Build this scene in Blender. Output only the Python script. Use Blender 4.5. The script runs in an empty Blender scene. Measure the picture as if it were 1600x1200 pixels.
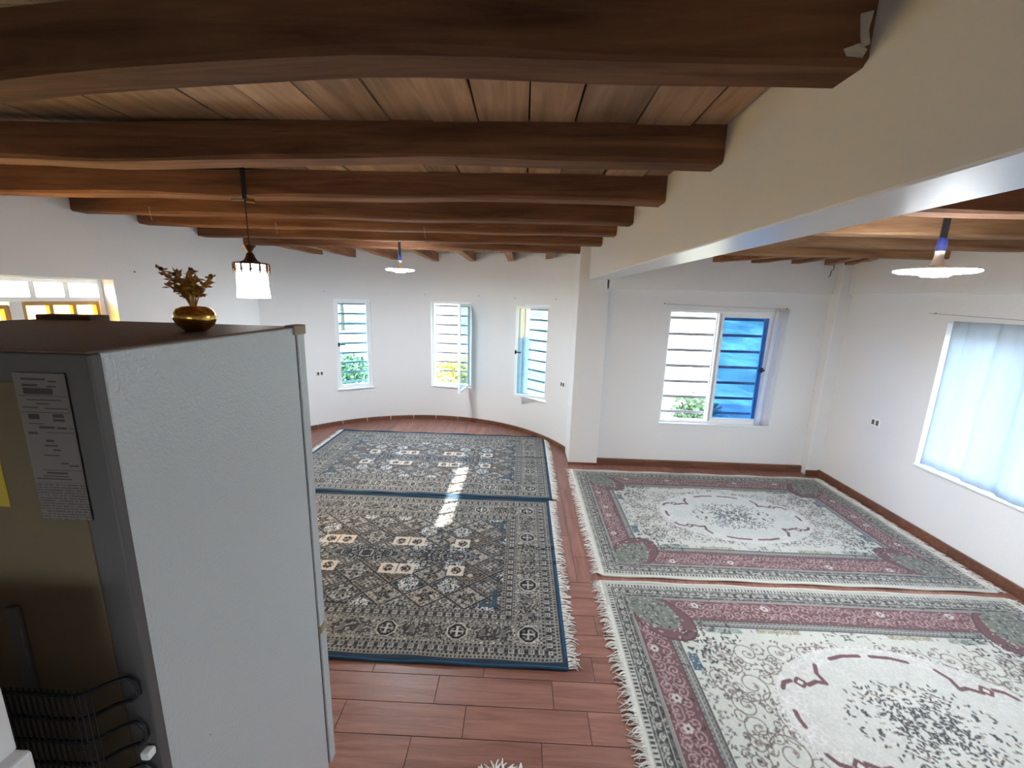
import bpy, bmesh, math, random
import numpy as np
from mathutils import Vector, Matrix

# ------------------------------------------------------------------ camera, world, sun, exposure
scene = bpy.context.scene
COL = scene.collection
random.seed(7)
F_PX, PITCH, ROLL, YAW = 648.0, .2041, .0282, -.0237
CAM = Vector((0, 0, 2.06))
def cam_axes():
    f = Vector((math.sin(YAW)*math.cos(PITCH), math.cos(YAW)*math.cos(PITCH), -math.sin(PITCH)))
    r = Vector((math.cos(YAW), -math.sin(YAW), 0)); u = r.cross(f)
    c, s = math.cos(ROLL), math.sin(ROLL)
    return c*r+s*u, -s*r+c*u, f
cr, cu, cf = cam_axes()
cd = bpy.data.cameras.new('camera'); co = bpy.data.objects.new('camera', cd); COL.objects.link(co)
cd.sensor_width = 36; cd.lens = F_PX/1600*36; cd.clip_start = .03; cd.clip_end = 300
m = Matrix((cr, cu, -cf)).transposed().to_4x4(); m.translation = CAM
co.matrix_world = m
scene.camera = co

world = bpy.data.worlds.new('world'); scene.world = world; world.use_nodes = True
wn = world.node_tree; wn.nodes.clear()
wo = wn.nodes.new('ShaderNodeOutputWorld'); wb = wn.nodes.new('ShaderNodeBackground')
tc = wn.nodes.new('ShaderNodeTexCoord'); sx = wn.nodes.new('ShaderNodeSeparateXYZ'); rp = wn.nodes.new('ShaderNodeValToRGB')
rp.color_ramp.elements[0].position = 0.0; rp.color_ramp.elements[0].color = (.86, .92, 1, 1)
rp.color_ramp.elements[1].position = .7; rp.color_ramp.elements[1].color = (.66, .81, 1, 1)
wn.links.new(tc.outputs['Generated'], sx.inputs[0]); wn.links.new(sx.outputs['Z'], rp.inputs[0])
wn.links.new(rp.outputs[0], wb.inputs['Color']); wb.inputs['Strength'].default_value = 2.3
wn.links.new(wb.outputs[0], wo.inputs[0])

SUN_DIR = Vector((2.77, 1.45, -2.02)).normalized()
sl = bpy.data.lights.new('sun', 'SUN'); sl.energy = 7.5; sl.angle = .0093; sl.color = (1, .94, .84)
so = bpy.data.objects.new('sun', sl); COL.objects.link(so); so.location = (-12, -4, 14)
so.rotation_euler = SUN_DIR.to_track_quat('-Z', 'Y').to_euler()

def portal(loc, rz, w, h):
    # Cycles light portal in a window opening: guides sky sampling, gives no light of its own
    l = bpy.data.lights.new('window_portal', 'AREA'); l.shape = 'RECTANGLE'; l.size = w; l.size_y = h
    l.cycles.is_portal = True
    o = bpy.data.objects.new('window_portal', l); COL.objects.link(o)
    o.rotation_euler = (math.pi/2, 0, rz+math.pi)   # faces into the room
    o.location = loc
vs = scene.view_settings
scene.display_settings.display_device = 'sRGB'
vs.view_transform = 'Standard'; vs.look = 'None'; vs.gamma = 1; vs.use_curve_mapping = False
vs.exposure = 3.15
cy = scene.cycles
cy.max_bounces = 10; cy.diffuse_bounces = 6; cy.glossy_bounces = 4; cy.transparent_max_bounces = 12; cy.transmission_bounces = 6
cy.caustics_reflective = False; cy.caustics_refractive = False; cy.sample_clamp_indirect = 6.0

# ------------------------------------------------------------------ materials
def s2l(c): return tuple((x/12.92 if x <= .04045 else ((x+.055)/1.055)**2.4) for x in c)
def rgb(r, g, b): return s2l((r/255, g/255, b/255))
def new_mat(name):
    m = bpy.data.materials.new(name); m.use_nodes = True
    nt = m.node_tree; b = nt.nodes['Principled BSDF']; return m, nt, b
def N(nt, t, **kw):
    n = nt.nodes.new(t)
    for k, v in kw.items(): setattr(n, k, v)
    return n
def coords(nt, scale=(1, 1, 1), kind='Object', randomize=True):
    t = N(nt, 'ShaderNodeTexCoord'); mp = N(nt, 'ShaderNodeMapping'); mp.inputs['Scale'].default_value = scale
    if randomize:
        oi = N(nt, 'ShaderNodeObjectInfo'); ml = N(nt, 'ShaderNodeMath', operation='MULTIPLY'); ml.inputs[1].default_value = 37.0
        nt.links.new(oi.outputs['Random'], ml.inputs[0]); cb = N(nt, 'ShaderNodeCombineXYZ')
        for i in range(3): nt.links.new(ml.outputs[0], cb.inputs[i])
        nt.links.new(cb.outputs[0], mp.inputs['Location'])
    nt.links.new(t.outputs[kind], mp.inputs[0]); return mp.outputs[0]
def plain(name, col, rough=.5, metal=0, bump=0, bscale=60, var=0, vscale=4, spec=.5):
    m, nt, b = new_mat(name)
    b.inputs['Roughness'].default_value = rough; b.inputs['Metallic'].default_value = metal
    b.inputs['Specular IOR Level'].default_value = spec
    b.inputs['Base Color'].default_value = (*col, 1)
    if var or bump: v = coords(nt)
    if var:
        n = N(nt, 'ShaderNodeTexNoise'); n.inputs['Scale'].default_value = vscale; n.inputs['Detail'].default_value = 5
        nt.links.new(v, n.inputs['Vector'])
        mx = N(nt, 'ShaderNodeMix', data_type='RGBA'); mx.inputs['A'].default_value = (*[c*(1-var) for c in col], 1)
        mx.inputs['B'].default_value = (*[min(1, c*(1+var)) for c in col], 1)
        nt.links.new(n.outputs['Fac'], mx.inputs['Factor']); nt.links.new(mx.outputs['Result'], b.inputs['Base Color'])
    if bump:
        n2 = N(nt, 'ShaderNodeTexNoise'); n2.inputs['Scale'].default_value = bscale; n2.inputs['Detail'].default_value = 3
        nt.links.new(v, n2.inputs['Vector'])
        bp = N(nt, 'ShaderNodeBump'); bp.inputs['Strength'].default_value = bump; bp.inputs['Distance'].default_value = .01
        nt.links.new(n2.outputs['Fac'], bp.inputs['Height']); nt.links.new(bp.outputs[0], b.inputs['Normal'])
    return m
def wood(name, dark, light, axis=0, rough=.6, grain=1.0, tone=.35, bump=.25, spec=.4):
    m, nt, b = new_mat(name)
    sc = [9*grain, 9*grain, 9*grain]; sc[axis] = .7*grain
    v = coords(nt, sc)
    n = N(nt, 'ShaderNodeTexNoise'); n.inputs['Scale'].default_value = 2.2; n.inputs['Detail'].default_value = 7
    n.inputs['Roughness'].default_value = .62; n.inputs['Distortion'].default_value = .7
    nt.links.new(v, n.inputs['Vector'])
    r = N(nt, 'ShaderNodeValToRGB'); r.color_ramp.elements[0].position = .3; r.color_ramp.elements[1].position = .72
    r.color_ramp.elements[0].color = (*dark, 1); r.color_ramp.elements[1].color = (*light, 1)
    nt.links.new(n.outputs['Fac'], r.inputs[0])
    # broad tone patches plus one tone per piece
    v2 = coords(nt, (1, 1, 1)); n2 = N(nt, 'ShaderNodeTexNoise'); n2.inputs['Scale'].default_value = 2.3; n2.inputs['Detail'].default_value = 2
    nt.links.new(v2, n2.inputs['Vector'])
    oi = N(nt, 'ShaderNodeObjectInfo'); ad = N(nt, 'ShaderNodeMath', operation='ADD'); nt.links.new(oi.outputs['Random'], ad.inputs[0]); nt.links.new(n2.outputs['Fac'], ad.inputs[1])
    mr = N(nt, 'ShaderNodeMapRange'); mr.inputs['From Min'].default_value = .3; mr.inputs['From Max'].default_value = 1.7
    mr.inputs['To Min'].default_value = 1-tone; mr.inputs['To Max'].default_value = 1+tone; nt.links.new(ad.outputs[0], mr.inputs[0])
    hs = N(nt, 'ShaderNodeHueSaturation'); nt.links.new(mr.outputs[0], hs.inputs['Value']); nt.links.new(r.outputs[0], hs.inputs['Color'])
    nt.links.new(hs.outputs[0], b.inputs['Base Color'])
    b.inputs['Roughness'].default_value = rough; b.inputs['Specular IOR Level'].default_value = spec
    bp = N(nt, 'ShaderNodeBump'); bp.inputs['Strength'].default_value = bump; bp.inputs['Distance'].default_value = .004
    nt.links.new(n.outputs['Fac'], bp.inputs['Height']); nt.links.new(bp.outputs[0], b.inputs['Normal'])
    return m
def emissive(name, col, strength):
    m, nt, b = new_mat(name)
    b.inputs['Base Color'].default_value = (*col, 1); b.inputs['Emission Color'].default_value = (*col, 1)
    b.inputs['Emission Strength'].default_value = strength; return m
def glass(name, tint, gloss=.12, rough=.0):
    m, nt, b = new_mat(name); out = nt.nodes['Material Output']; nt.nodes.remove(b)
    t = N(nt, 'ShaderNodeBsdfTransparent'); t.inputs[0].default_value = (*tint, 1)
    g = N(nt, 'ShaderNodeBsdfGlossy'); g.inputs['Roughness'].default_value = rough
    lw = N(nt, 'ShaderNodeLayerWeight'); lw.inputs['Blend'].default_value = .5
    pw = N(nt, 'ShaderNodeMath', operation='POWER'); pw.inputs[1].default_value = 5; nt.links.new(lw.outputs['Facing'], pw.inputs[0])
    mth = N(nt, 'ShaderNodeMath', operation='MULTIPLY_ADD'); mth.inputs[1].default_value = .6; mth.inputs[2].default_value = gloss*.5; nt.links.new(pw.outputs[0], mth.inputs[0])
    mx = N(nt, 'ShaderNodeMixShader'); nt.links.new(mth.outputs[0], mx.inputs[0]); nt.links.new(t.outputs[0], mx.inputs[1]); nt.links.new(g.outputs[0], mx.inputs[2])
    nt.links.new(mx.outputs[0], out.inputs[0]); return m
def sheer(name, col, trans, transp):
    m, nt, b = new_mat(name); out = nt.nodes['Material Output']; nt.nodes.remove(b)
    d = N(nt, 'ShaderNodeBsdfDiffuse'); d.inputs[0].default_value = (*col, 1)
    tl = N(nt, 'ShaderNodeBsdfTranslucent'); tl.inputs[0].default_value = (*col, 1)
    tp = N(nt, 'ShaderNodeBsdfTransparent'); tp.inputs[0].default_value = (*col, 1)
    m1 = N(nt, 'ShaderNodeMixShader'); m1.inputs[0].default_value = trans
    m2 = N(nt, 'ShaderNodeMixShader'); m2.inputs[0].default_value = transp
    nt.links.new(d.outputs[0], m1.inputs[1]); nt.links.new(tl.outputs[0], m1.inputs[2])
    nt.links.new(m1.outputs[0], m2.inputs[1]); nt.links.new(tp.outputs[0], m2.inputs[2])
    nt.links.new(m2.outputs[0], out.inputs[0]); return m
def attr_mat(name, rough=.95, bump=.5):
    m, nt, b = new_mat(name)
    a = N(nt, 'ShaderNodeVertexColor'); a.layer_name = 'pile'
    nt.links.new(a.outputs['Color'], b.inputs['Base Color'])
    b.inputs['Roughness'].default_value = rough; b.inputs['Specular IOR Level'].default_value = .1
    b.inputs['Sheen Weight'].default_value = .15
    v = coords(nt, (1, 1, 1)); n = N(nt, 'ShaderNodeTexNoise'); n.inputs['Scale'].default_value = 260
    nt.links.new(v, n.inputs['Vector']); bp = N(nt, 'ShaderNodeBump'); bp.inputs['Strength'].default_value = bump; bp.inputs['Distance'].default_value = .003
    nt.links.new(n.outputs['Fac'], bp.inputs['Height']); nt.links.new(bp.outputs[0], b.inputs['Normal'])
    return m

M = {}
M['wall'] = plain('white_plaster', rgb(223, 222, 222), .55, bump=.12, bscale=35, var=.02, vscale=1.5)
M['gloss_paint'] = plain('white_gloss_paint', rgb(216, 217, 219), .32, bump=.06, bscale=25, var=.02, vscale=2)
M['frame'] = plain('white_window_frame', rgb(232, 234, 236), .3, spec=.5)
M['bar'] = plain('grey_painted_iron', rgb(140, 140, 144), .5)
M['beam'] = wood('brown_timber', rgb(90, 61, 47), rgb(150, 107, 80), 0, .8, .8, .35, spec=.15)
M['beam_y'] = wood('brown_timber_rafter', rgb(110, 68, 40), rgb(165, 115, 74), 1, .6, .8, .25)
M['beam_pale'] = wood('honey_timber', rgb(112, 80, 56), rgb(166, 128, 94), 0, .8, .8, .3, spec=.15)
M['board'] = wood('ceiling_board_wood', rgb(136, 106, 84), rgb(190, 158, 130), 1, .65, .8, .45)
M['roof'] = plain('dark_roof_underlay', rgb(40, 30, 24), .9)
M['plank'] = wood('red_brown_floor', rgb(108, 69, 59), rgb(144, 101, 88), 0, .38, 1.3, .16, .35)
M['plank_y'] = wood('red_brown_floor_deep', rgb(110, 71, 61), rgb(148, 104, 91), 1, .38, 1.3, .16, .35)
M['grout'] = plain('floor_joint', rgb(62, 34, 27), .8)
M['skirt'] = wood('brown_skirting', rgb(88, 54, 40), rgb(124, 82, 62), 0, .5, 1, .15)
M['grout_white'] = plain('white_grout', rgb(205, 195, 185), .8)
M['fridge'] = None
M['black'] = plain('black_tape', rgb(24, 26, 32), .5, bump=.3, bscale=80)
M['blue_tape'] = plain('blue_tape', rgb(36, 48, 110), .45)
M['dark_metal'] = plain('dark_metal', rgb(28, 24, 22), .45, .6)
M['bronze'] = plain('dark_bronze', rgb(84, 56, 36), .4, .8, var=.25, vscale=30)
M['brass'] = plain('brass', rgb(196, 156, 70), .25, 1)
M['gold'] = plain('polished_gold', rgb(222, 178, 92), .22, 1, var=.1, vscale=10)
M['old_gold'] = plain('matt_gold', rgb(204, 152, 76), .4, .3, var=.25, vscale=40)
M['plum'] = plain('dark_berry', rgb(62, 48, 52), .35)
M['white_plastic'] = plain('white_plastic', rgb(236, 236, 232), .35)
M['glass'] = glass('clear_glass', (.93, .97, .97), .06)
M['blue_glass'] = glass('blue_tinted_glass', (.30, .50, .76), .10)
M['pale_glass'] = glass('pale_blue_glass', (.66, .84, .92), .10)
M['sheer'] = sheer('sheer_white_curtain', (.66, .72, .79), .5, .03)
M['sheer_thin'] = sheer('thin_white_curtain', (.92, .93, .95), .5, .3)
M['yellow'] = sheer('yellow_curtain', (.90, .52, .10), .7, .02)
M['led'] = emissive('led_white', (.86, .94, 1), 34)
M['shade'] = emissive('lit_glass_shade', (1, .99, .95), 2.2)
M['fringe'] = plain('white_fringe', rgb(216, 214, 209), .95, spec=.1)
M['cream_edge'] = plain('cream_binding', rgb(188, 185, 176), .95, spec=.1, var=.1, vscale=30)
M['blue_edge'] = plain('blue_binding', rgb(44, 72, 94), .9, spec=.1, var=.15, vscale=20)
M['rug'] = attr_mat('woven_pile')
M['green_leaf'] = plain('green_leaves', rgb(62, 88, 40), .6, var=.4, vscale=2)
M['yellow_leaf'] = plain('yellow_green_leaves', rgb(128, 128, 36), .6, var=.35, vscale=2)
M['bark'] = plain('bark', rgb(86, 70, 56), .9, var=.3, vscale=10)

# ------------------------------------------------------------------ mesh helpers
class MB:
    def __init__(s): s.v = []; s.f = []
    def add(s, vs_, fs):
        o = len(s.v); s.v += [tuple(p) for p in vs_]; s.f += [tuple(i+o for i in f) for f in fs]; return s
    def box(s, x0, x1, y0, y1, z0, z1, b=0):
        if b <= 0:
            return s.add([(x0,y0,z0),(x1,y0,z0),(x1,y1,z0),(x0,y1,z0),(x0,y0,z1),(x1,y0,z1),(x1,y1,z1),(x0,y1,z1)],
                         [(3,2,1,0),(4,5,6,7),(0,1,5,4),(1,2,6,5),(2,3,7,6),(3,0,4,7)])
        bm = bmesh.new(); bmesh.ops.create_cube(bm, size=1)
        for v in bm.verts:
            v.co = Vector(((x0+x1)/2+v.co.x*(x1-x0), (y0+y1)/2+v.co.y*(y1-y0), (z0+z1)/2+v.co.z*(z1-z0)))
        bmesh.ops.bevel(bm, geom=bm.edges[:], offset=b, segments=2, affect='EDGES', profile=.5)
        bm.verts.index_update()
        s.add([v.co[:] for v in bm.verts], [[v.index for v in f.verts] for f in bm.faces]); bm.free(); return s
    def tube(s, pts, r, n=8, cap=True):
        pts = [Vector(p) for p in pts]; rs = r if isinstance(r, (list, tuple)) else [r]*len(pts)
        ring = []; o = len(s.v); ref = None
        for i, p in enumerate(pts):
            t = (pts[min(i+1, len(pts)-1)]-pts[max(i-1, 0)]).normalized()
            if ref is None: ref = Vector((0, 0, 1)) if abs(t.z) < .9 else Vector((1, 0, 0))
            a = t.cross(ref).normalized(); bb = a.cross(t).normalized(); ref = bb
            for k in range(n):
                an = 2*math.pi*k/n; s.v.append(tuple(p+(a*math.cos(an)+bb*math.sin(an))*rs[i]))
        for i in range(len(pts)-1):
            for k in range(n):
                a0 = o+i*n+k; a1 = o+i*n+(k+1) % n
                s.f.append((a0, a1, a1+n, a0+n))
        if cap:
            s.f.append(tuple(o+k for k in range(n))[::-1]); s.f.append(tuple(o+(len(pts)-1)*n+k for k in range(n)))
        return s
    def lathe(s, prof, n=32, c=(0, 0, 0), sq=None):
        o = len(s.v)
        for (r, z) in prof:
            for k in range(n):
                a = 2*math.pi*k/n; s.v.append((c[0]+r*math.cos(a), c[1]+r*math.sin(a), c[2]+z))
        for i in range(len(prof)-1):
            for k in range(n):
                a0 = o+i*n+k; a1 = o+i*n+(k+1) % n
                s.f.append((a0, a1, a1+n, a0+n))
        s.f.append(tuple(o+k for k in range(n))[::-1]); s.f.append(tuple(o+(len(prof)-1)*n+k for k in range(n)))
        return s
    def build(s, name, mat, parent=None, smooth=False):
        me = bpy.data.meshes.new(name); me.from_pydata(s.v, [], s.f); me.update()
        if smooth:
            me.shade_smooth(); me.set_sharp_from_angle(angle=math.radians(40))
        if mat is not None: me.materials.append(M[mat] if isinstance(mat, str) else mat)
        o = bpy.data.objects.new(name, me); COL.objects.link(o)
        if parent is not None: o.parent = parent
        return o
def tag(o, label=None, cat=None, group=None, kind=None):
    if label: o['label'] = label
    if cat: o['category'] = cat
    if group: o['group'] = group
    if kind: o['kind'] = kind
    return o
def thing(name, label, cat, loc=(0, 0, 0), rz=0, group=None):
    o = bpy.data.objects.new(name, None); COL.objects.link(o); o.empty_display_size = .1
    o.location = loc; o.rotation_euler = (0, 0, rz); return tag(o, label, cat, group)
def structure(name, label=None, loc=(0, 0, 0), rz=0):
    o = bpy.data.objects.new(name, None); COL.objects.link(o); o.empty_display_size = .1
    o.location = loc; o.rotation_euler = (0, 0, rz); return tag(o, label, None, None, 'structure')

# ------------------------------------------------------------------ room shell
XL, XR, YB, YF = -3.33, 3.72, -1.5, 5.06         # left wall, right wall, rear wall, far right wall (inner faces)
ACX, ACY, AR, AT = -1.44, 4.51, 2.28, .26        # apse circle and wall thickness
GX0, GX1, GZ = .75, .98, 2.30                    # plastered girder
CZ_L, CZ_R = 2.72, 2.63                          # underside of ceiling boards, left and right bay
TOP = 2.86

def holed_wall(name, mapf, s_br, z_br, holes, thick, mat, label, smooth=False):
    """wall on a (s, z) grid with rectangular openings, inner face at depth 0, outer face at depth thick"""
    b = MB(); idx = {}
    def vid(i, j, d):
        k = (i, j, d)
        if k not in idx: idx[k] = len(b.v); b.v.append(mapf(s_br[i], z_br[j], thick if d else 0))
        return idx[k]
    ns, nz = len(s_br)-1, len(z_br)-1
    def solid(i, j):
        if i < 0 or j < 0 or i >= ns or j >= nz: return False
        sm = (s_br[i]+s_br[i+1])/2; zm = (z_br[j]+z_br[j+1])/2
        return not any(h[0] < sm < h[1] and h[2] < zm < h[3] for h in holes)
    for i in range(ns):
        for j in range(nz):
            if not solid(i, j): continue
            b.f.append((vid(i,j,0), vid(i+1,j,0), vid(i+1,j+1,0), vid(i,j+1,0)))
            b.f.append((vid(i,j,1), vid(i,j+1,1), vid(i+1,j+1,1), vid(i+1,j,1)))
            if not solid(i-1, j): b.f.append((vid(i,j,0), vid(i,j+1,0), vid(i,j+1,1), vid(i,j,1)))
            if not solid(i+1, j): b.f.append((vid(i+1,j,0), vid(i+1,j,1), vid(i+1,j+1,1), vid(i+1,j+1,0)))
            if not solid(i, j-1): b.f.append((vid(i,j,0), vid(i,j,1), vid(i+1,j,1), vid(i+1,j,0)))
            if not solid(i, j+1): b.f.append((vid(i,j+1,0), vid(i+1,j+1,0), vid(i+1,j+1,1), vid(i,j+1,1)))
    o = b.build(name, mat, smooth=smooth); return tag(o, label, None, None, 'structure')
def br(a, b, extra, step=None):
    s = {round(a, 4), round(b, 4)} | {round(e, 4) for e in extra}
    if step:
        k = a
        while k < b: s.add(round(k, 4)); k += step
    return sorted(s)

AP_W = [(-39.0, -25.4), (-1.8, 15.4), (38.0, 52.2)]     # apse window openings, degrees from +Y towards +X
AZ0, AZ1 = .58, 1.98
def apse(s, z, d): a = math.radians(s); return (ACX+(AR+d)*math.sin(a), ACY+(AR+d)*math.cos(a), z)
holed_wall('wall_apse', apse, br(-76, 74, [e for w in AP_W for e in w], 1.0), [0, AZ0, AZ1, TOP],
           [(w[0], w[1], AZ0, AZ1) for w in AP_W], AT, 'wall', 'curved white plaster wall with three narrow windows', True)
W4 = (1.74, 3.02, .58, 1.98)
holed_wall('wall_back', lambda s, z, d: (s, YF+d, z), [.8, W4[0], W4[1], 4.0], [0, W4[2], W4[3], TOP], [W4], .25, 'wall', 'white plaster wall with the sliding window')
W5 = (2.42, 3.78, .64, 1.95)
holed_wall('wall_right', lambda s, z, d: (XR+d, s, z), [YB-.25, W5[0], W5[1], YF], [0, W5[2], W5[3], TOP], [W5], .25, 'wall', 'white plaster wall with the curtained window')
W6 = (1.93, 3.36, .95, 2.115)
holed_wall('wall_left', lambda s, z, d: (XL-d, s, z), [YB-.25, W6[0], W6[1], 5.1], [0, W6[2], W6[3], TOP], [W6], .17, 'wall', 'white plaster wall with the yellow curtained window')
W7 = (-.95, .15, 1.1, 2.0)  # opening for the added window, out of view
holed_wall('wall_rear', lambda s, z, d: (s, YB-d, z), [XL-.25, W7[0], W7[1], XR+.25], [0, W7[2], W7[3], TOP], [W7], .25, 'wall', 'white plaster wall behind the viewer')
# ring beams, columns, girder
tag(MB().box(GX1-.02, XR, YF-.045, YF+.01, 2.20, TOP-.02, .006).build('trim_1', 'wall'), 'white plastered tie beam above the sliding window', kind='structure')
tag(MB().box(XR-.045, XR+.01, YB, YF-.045, 2.20, TOP-.02, .006).build('trim_2', 'wall'), 'white plastered tie beam above the curtained window', kind='structure')
tag(MB().box(XR-.15, XR+.01, YF-.13, YF+.01, 0, TOP-.02, .01).build('trim_3', 'wall'), 'white corner pillar between the two right walls', kind='structure')
tag(MB().box(.63, .99, YF-.045, 5.50, 0, TOP-.02, .008).build('trim_4', 'wall'), 'white pillar under the far end of the girder', kind='structure')
tag(MB().box(GX0, GX1, YB, YF-.04, GZ, TOP-.02, .006).build('trim_5', 'gloss_paint'), 'long white plastered girder crossing the ceiling', kind='structure')
tag(MB().box(XL-.40, XL-.09, 5.10, 5.34, 0, TOP-.02, .008).build('trim_6', 'wall'), 'white pillar at the left end of the curved wall', kind='structure')
# white stub wall beside the stair, left of the viewer and behind the fridge
sb = MB().box(XL, -.772, .40, .50, 1.345, 1.50, .004); sb.box(XL, -.748, .40, .50, 0, 1.347, .006)
tag(sb.build('wall_stair', 'wall'), 'white stair parapet end at the lower left behind the fridge', kind='structure')

# ------------------------------------------------------------------ ceiling: boards and beams
ceil = structure('ceiling', 'timber ceiling of brown beams and boards')
MB().box(XL-.25, XR+.25, YB-.25, 7.1, TOP-.04, TOP+.08).build('roof_deck', 'roof', ceil)
rnd = random.Random(3)
def boards(x0, x1, z, segs, wmin, wmax):
    x = x0
    while x < x1-.02:
        w = min(rnd.uniform(wmin, wmax), x1-x)
        if x1-(x+w) < .06: w = x1-x
        for (a, b_) in segs:
            g = rnd.uniform(.002, .007); dz = rnd.uniform(0, .008); sk = rnd.uniform(-.008, .008)
            X0, X1 = x+g, x+w-g
            v = [(X0+sk, a, z+dz), (X1+sk, a, z+dz), (X1-sk, b_, z+dz), (X0-sk, b_, z+dz)]
            MB().add(v+[(p[0], p[1], p[2]+.022) for p in v], [(3,2,1,0),(4,5,6,7),(0,1,5,4),(1,2,6,5),(2,3,7,6),(3,0,4,7)]).build('ceiling_board', 'board', ceil)
        x += w
boards(XL, GX0, CZ_L, [(YB, 1.13), (1.132, 2.5), (2.502, 3.74), (3.742, 5.08), (5.082, 6.9)], .13, .24)
boards(GX1, XR-.04, CZ_R, [(YB, 2.1), (2.102, 3.26), (3.262, YF-.05)], .14, .24)

def beam(y, x0, x1, z0, z1, wid, mat, bow=0, seed=0, end_r=True):
    r = random.Random(seed); n = 28; v = []; f = []
    ph = [r.uniform(0, 6) for _ in range(6)]
    for i in range(n+1):
        t = i/n; x = x0+(x1-x0)*t
        dz = .003*math.sin(3.1*x+ph[0])+.002*math.sin(7*x+ph[1]); dy = .008*math.sin(2.3*x+ph[2])
        sag = -bow*min(1.7, max(0, (-.35-x))**1.5)
        h0 = z0+dz+sag; h1 = z1+.012+sag; w = wid*(1+.05*math.sin(4*x+ph[3])); c = .012+.004*math.sin(5*x+ph[4])
        for (yy, zz) in ((y+dy, h0+c), (y+dy+c, h0), (y+dy+w-c, h0), (y+dy+w, h0+c), (y+dy+w, h1), (y+dy, h1)):
            v.append((x, yy, zz))
    for i in range(n):
        for k in range(6):
            a = i*6+k; b_ = i*6+(k+1) % 6; f.append((a, a+6, b_+6, b_))
    f.append(tuple(range(6))); f.append(tuple(n*6+k for k in range(6))[::-1])
    return MB().add(v, f).build('beam', mat, ceil, True)
for i, (y, bow) in enumerate([(1.07, .062), (1.77, .022), (2.44, .012), (3.12, 0), (3.66, 0), (4.32, 0), (5.03, 0)]):
    beam(y, XL-.02, GX0+.01, 2.595, CZ_L, .125, 'beam', bow, 11+i)
r_ = random.Random(11); ph_ = [r_.uniform(0, 6) for _ in range(6)]
M['chip'] = plain('plaster_smear', rgb(196, 188, 176), .9, bump=.4, bscale=90)
for poly in ([(.715, 2.690), (.742, 2.697), (.738, 2.660), (.746, 2.632), (.728, 2.625), (.722, 2.650)], [(.690, 2.622), (.722, 2.634), (.742, 2.622), (.735, 2.607), (.700, 2.609)]):
    yf = 1.07+.008*math.sin(2.3*.72+ph_[2]); n_ = len(poly)
    MB().add([(x, yf-.003, z) for x, z in poly]+[(x, yf+.01, z) for x, z in poly], [tuple(range(n_)), tuple(range(2*n_-1, n_-1, -1))]+[(i, i+n_, (i+1) % n_+n_, (i+1) % n_) for i in range(n_)]).build('plaster_smear', 'chip', ceil)
beam(.42, XL-.02, GX0+.01, 2.60, CZ_L, .12, 'beam', .05, 10); beam(-.25, XL-.02, GX0+.01, 2.60, CZ_L, .12, 'beam', 0, 9); beam(-.92, XL-.02, GX0+.01, 2.60, CZ_L, .12, 'beam', 0, 8)
for i, y in enumerate([.1, .8, 1.42, 2.05, 2.67, 3.2, 3.86]):
    beam(y, GX1-.01, XR+.02, 2.495, CZ_R, .125, 'beam_pale' if i >= 4 else 'beam', 0, 31+i)
def rafter(p0, p1, z0, z1, w, seed):
    p0 = Vector((*p0, 0)); p1 = Vector((*p1, 0)); d = (p1-p0).normalized(); s = Vector((d.y, -d.x, 0))*w/2
    L = (p1-p0).length; v = []; n = 6
    r = random.Random(seed)
    for i in range(n+1):
        c = p0+d*L*i/n; h = z0+r.uniform(-.006, .006)
        for q, z in ((-s, h), (s, h), (s, z1), (-s, z1)): v.append((c.x+q.x, c.y+q.y, z))
    f = [(3,2,1,0), tuple(n*4+k for k in range(4))]
    for i in range(n):
        for k in range(4): f.append((i*4+k, i*4+(k+1) % 4, i*4+4+(k+1) % 4, i*4+4+k))
    MB().add(v, f).build('rafter', 'beam_y', ceil)
for i, x in enumerate([-3.0, -2.62, -2.05, -1.42, -.82, -.22, .32]):      # short rafters over the apse
    yy = ACY+math.sqrt(max(.1, AR**2-(x-ACX)**2))+.05
    rafter((x, 5.12), (x, yy), 2.60, CZ_L, .09, 60+i)
for i, (xa, xb) in enumerate([(2.75, 2.18), (2.85, 2.62), (2.98, 3.08), (3.1, 3.46), (3.25, 3.66)]):   # fan of rafters in the far right corner
    rafter((xa, 3.98), (xb, YF-.02), 2.53, CZ_R, .085, 80+i)

# ------------------------------------------------------------------ floor
floor = structure('floor', 'red-brown wood-look plank floor')
MB().box(XL-.25, XR+.25, YB-.25, 7.1, -.12, -.004).build('floor_base', 'grout', floor)
RUGS = {'a1': (-2.78, .42, 4.0, 6.03), 'a2': (-2.78, .34, 1.96, 3.98), 'b1': (.62, 3.62, 2.83, 4.84), 'b2': (.60, 3.62, .72, 2.77)}
def under_rug(x0, x1, y0, y1):
    return any(x0 > r[0] and x1 < r[1] and y0 > r[2] and y1 < r[3] for r in RUGS.values())
def in_view(x, y):
    d = Vector((x, y, 0))-CAM; z = d.dot(cf)
    if z < .2: return False
    px = 800+F_PX*d.dot(cr)/z; py = 600-F_PX*d.dot(cu)/z
    if px < 470 or px > 1640 or py > 1260: return False
    return True
rest = MB(); nplank = 0; plank_mesh = {}
def plank(x0, x1, y0, y1, mat):
    global nplank
    if not any(in_view(x, y) for x in (x0, x1) for y in (y0, y1)) or under_rug(x0, x1, y0, y1) or nplank >= 298:
        rest.box(x0, x1, y0, y1, -.02, 0); return
    key = (round(x1-x0, 3), round(y1-y0, 3), mat)
    if key not in plank_mesh:
        o = MB().box(-(x1-x0)/2, (x1-x0)/2, -(y1-y0)/2, (y1-y0)/2, -.02, 0, .0012).build('plank', mat, floor); plank_mesh[key] = o.data
    else:
        o = bpy.data.objects.new('plank', plank_mesh[key]); COL.objects.link(o); o.parent = floor
    o.location = ((x0+x1)/2, (y0+y1)/2, 0); nplank += 1
g = .0015; PL, PW = .62, .165
YS = 2.74
j = 0; y = YS
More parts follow.
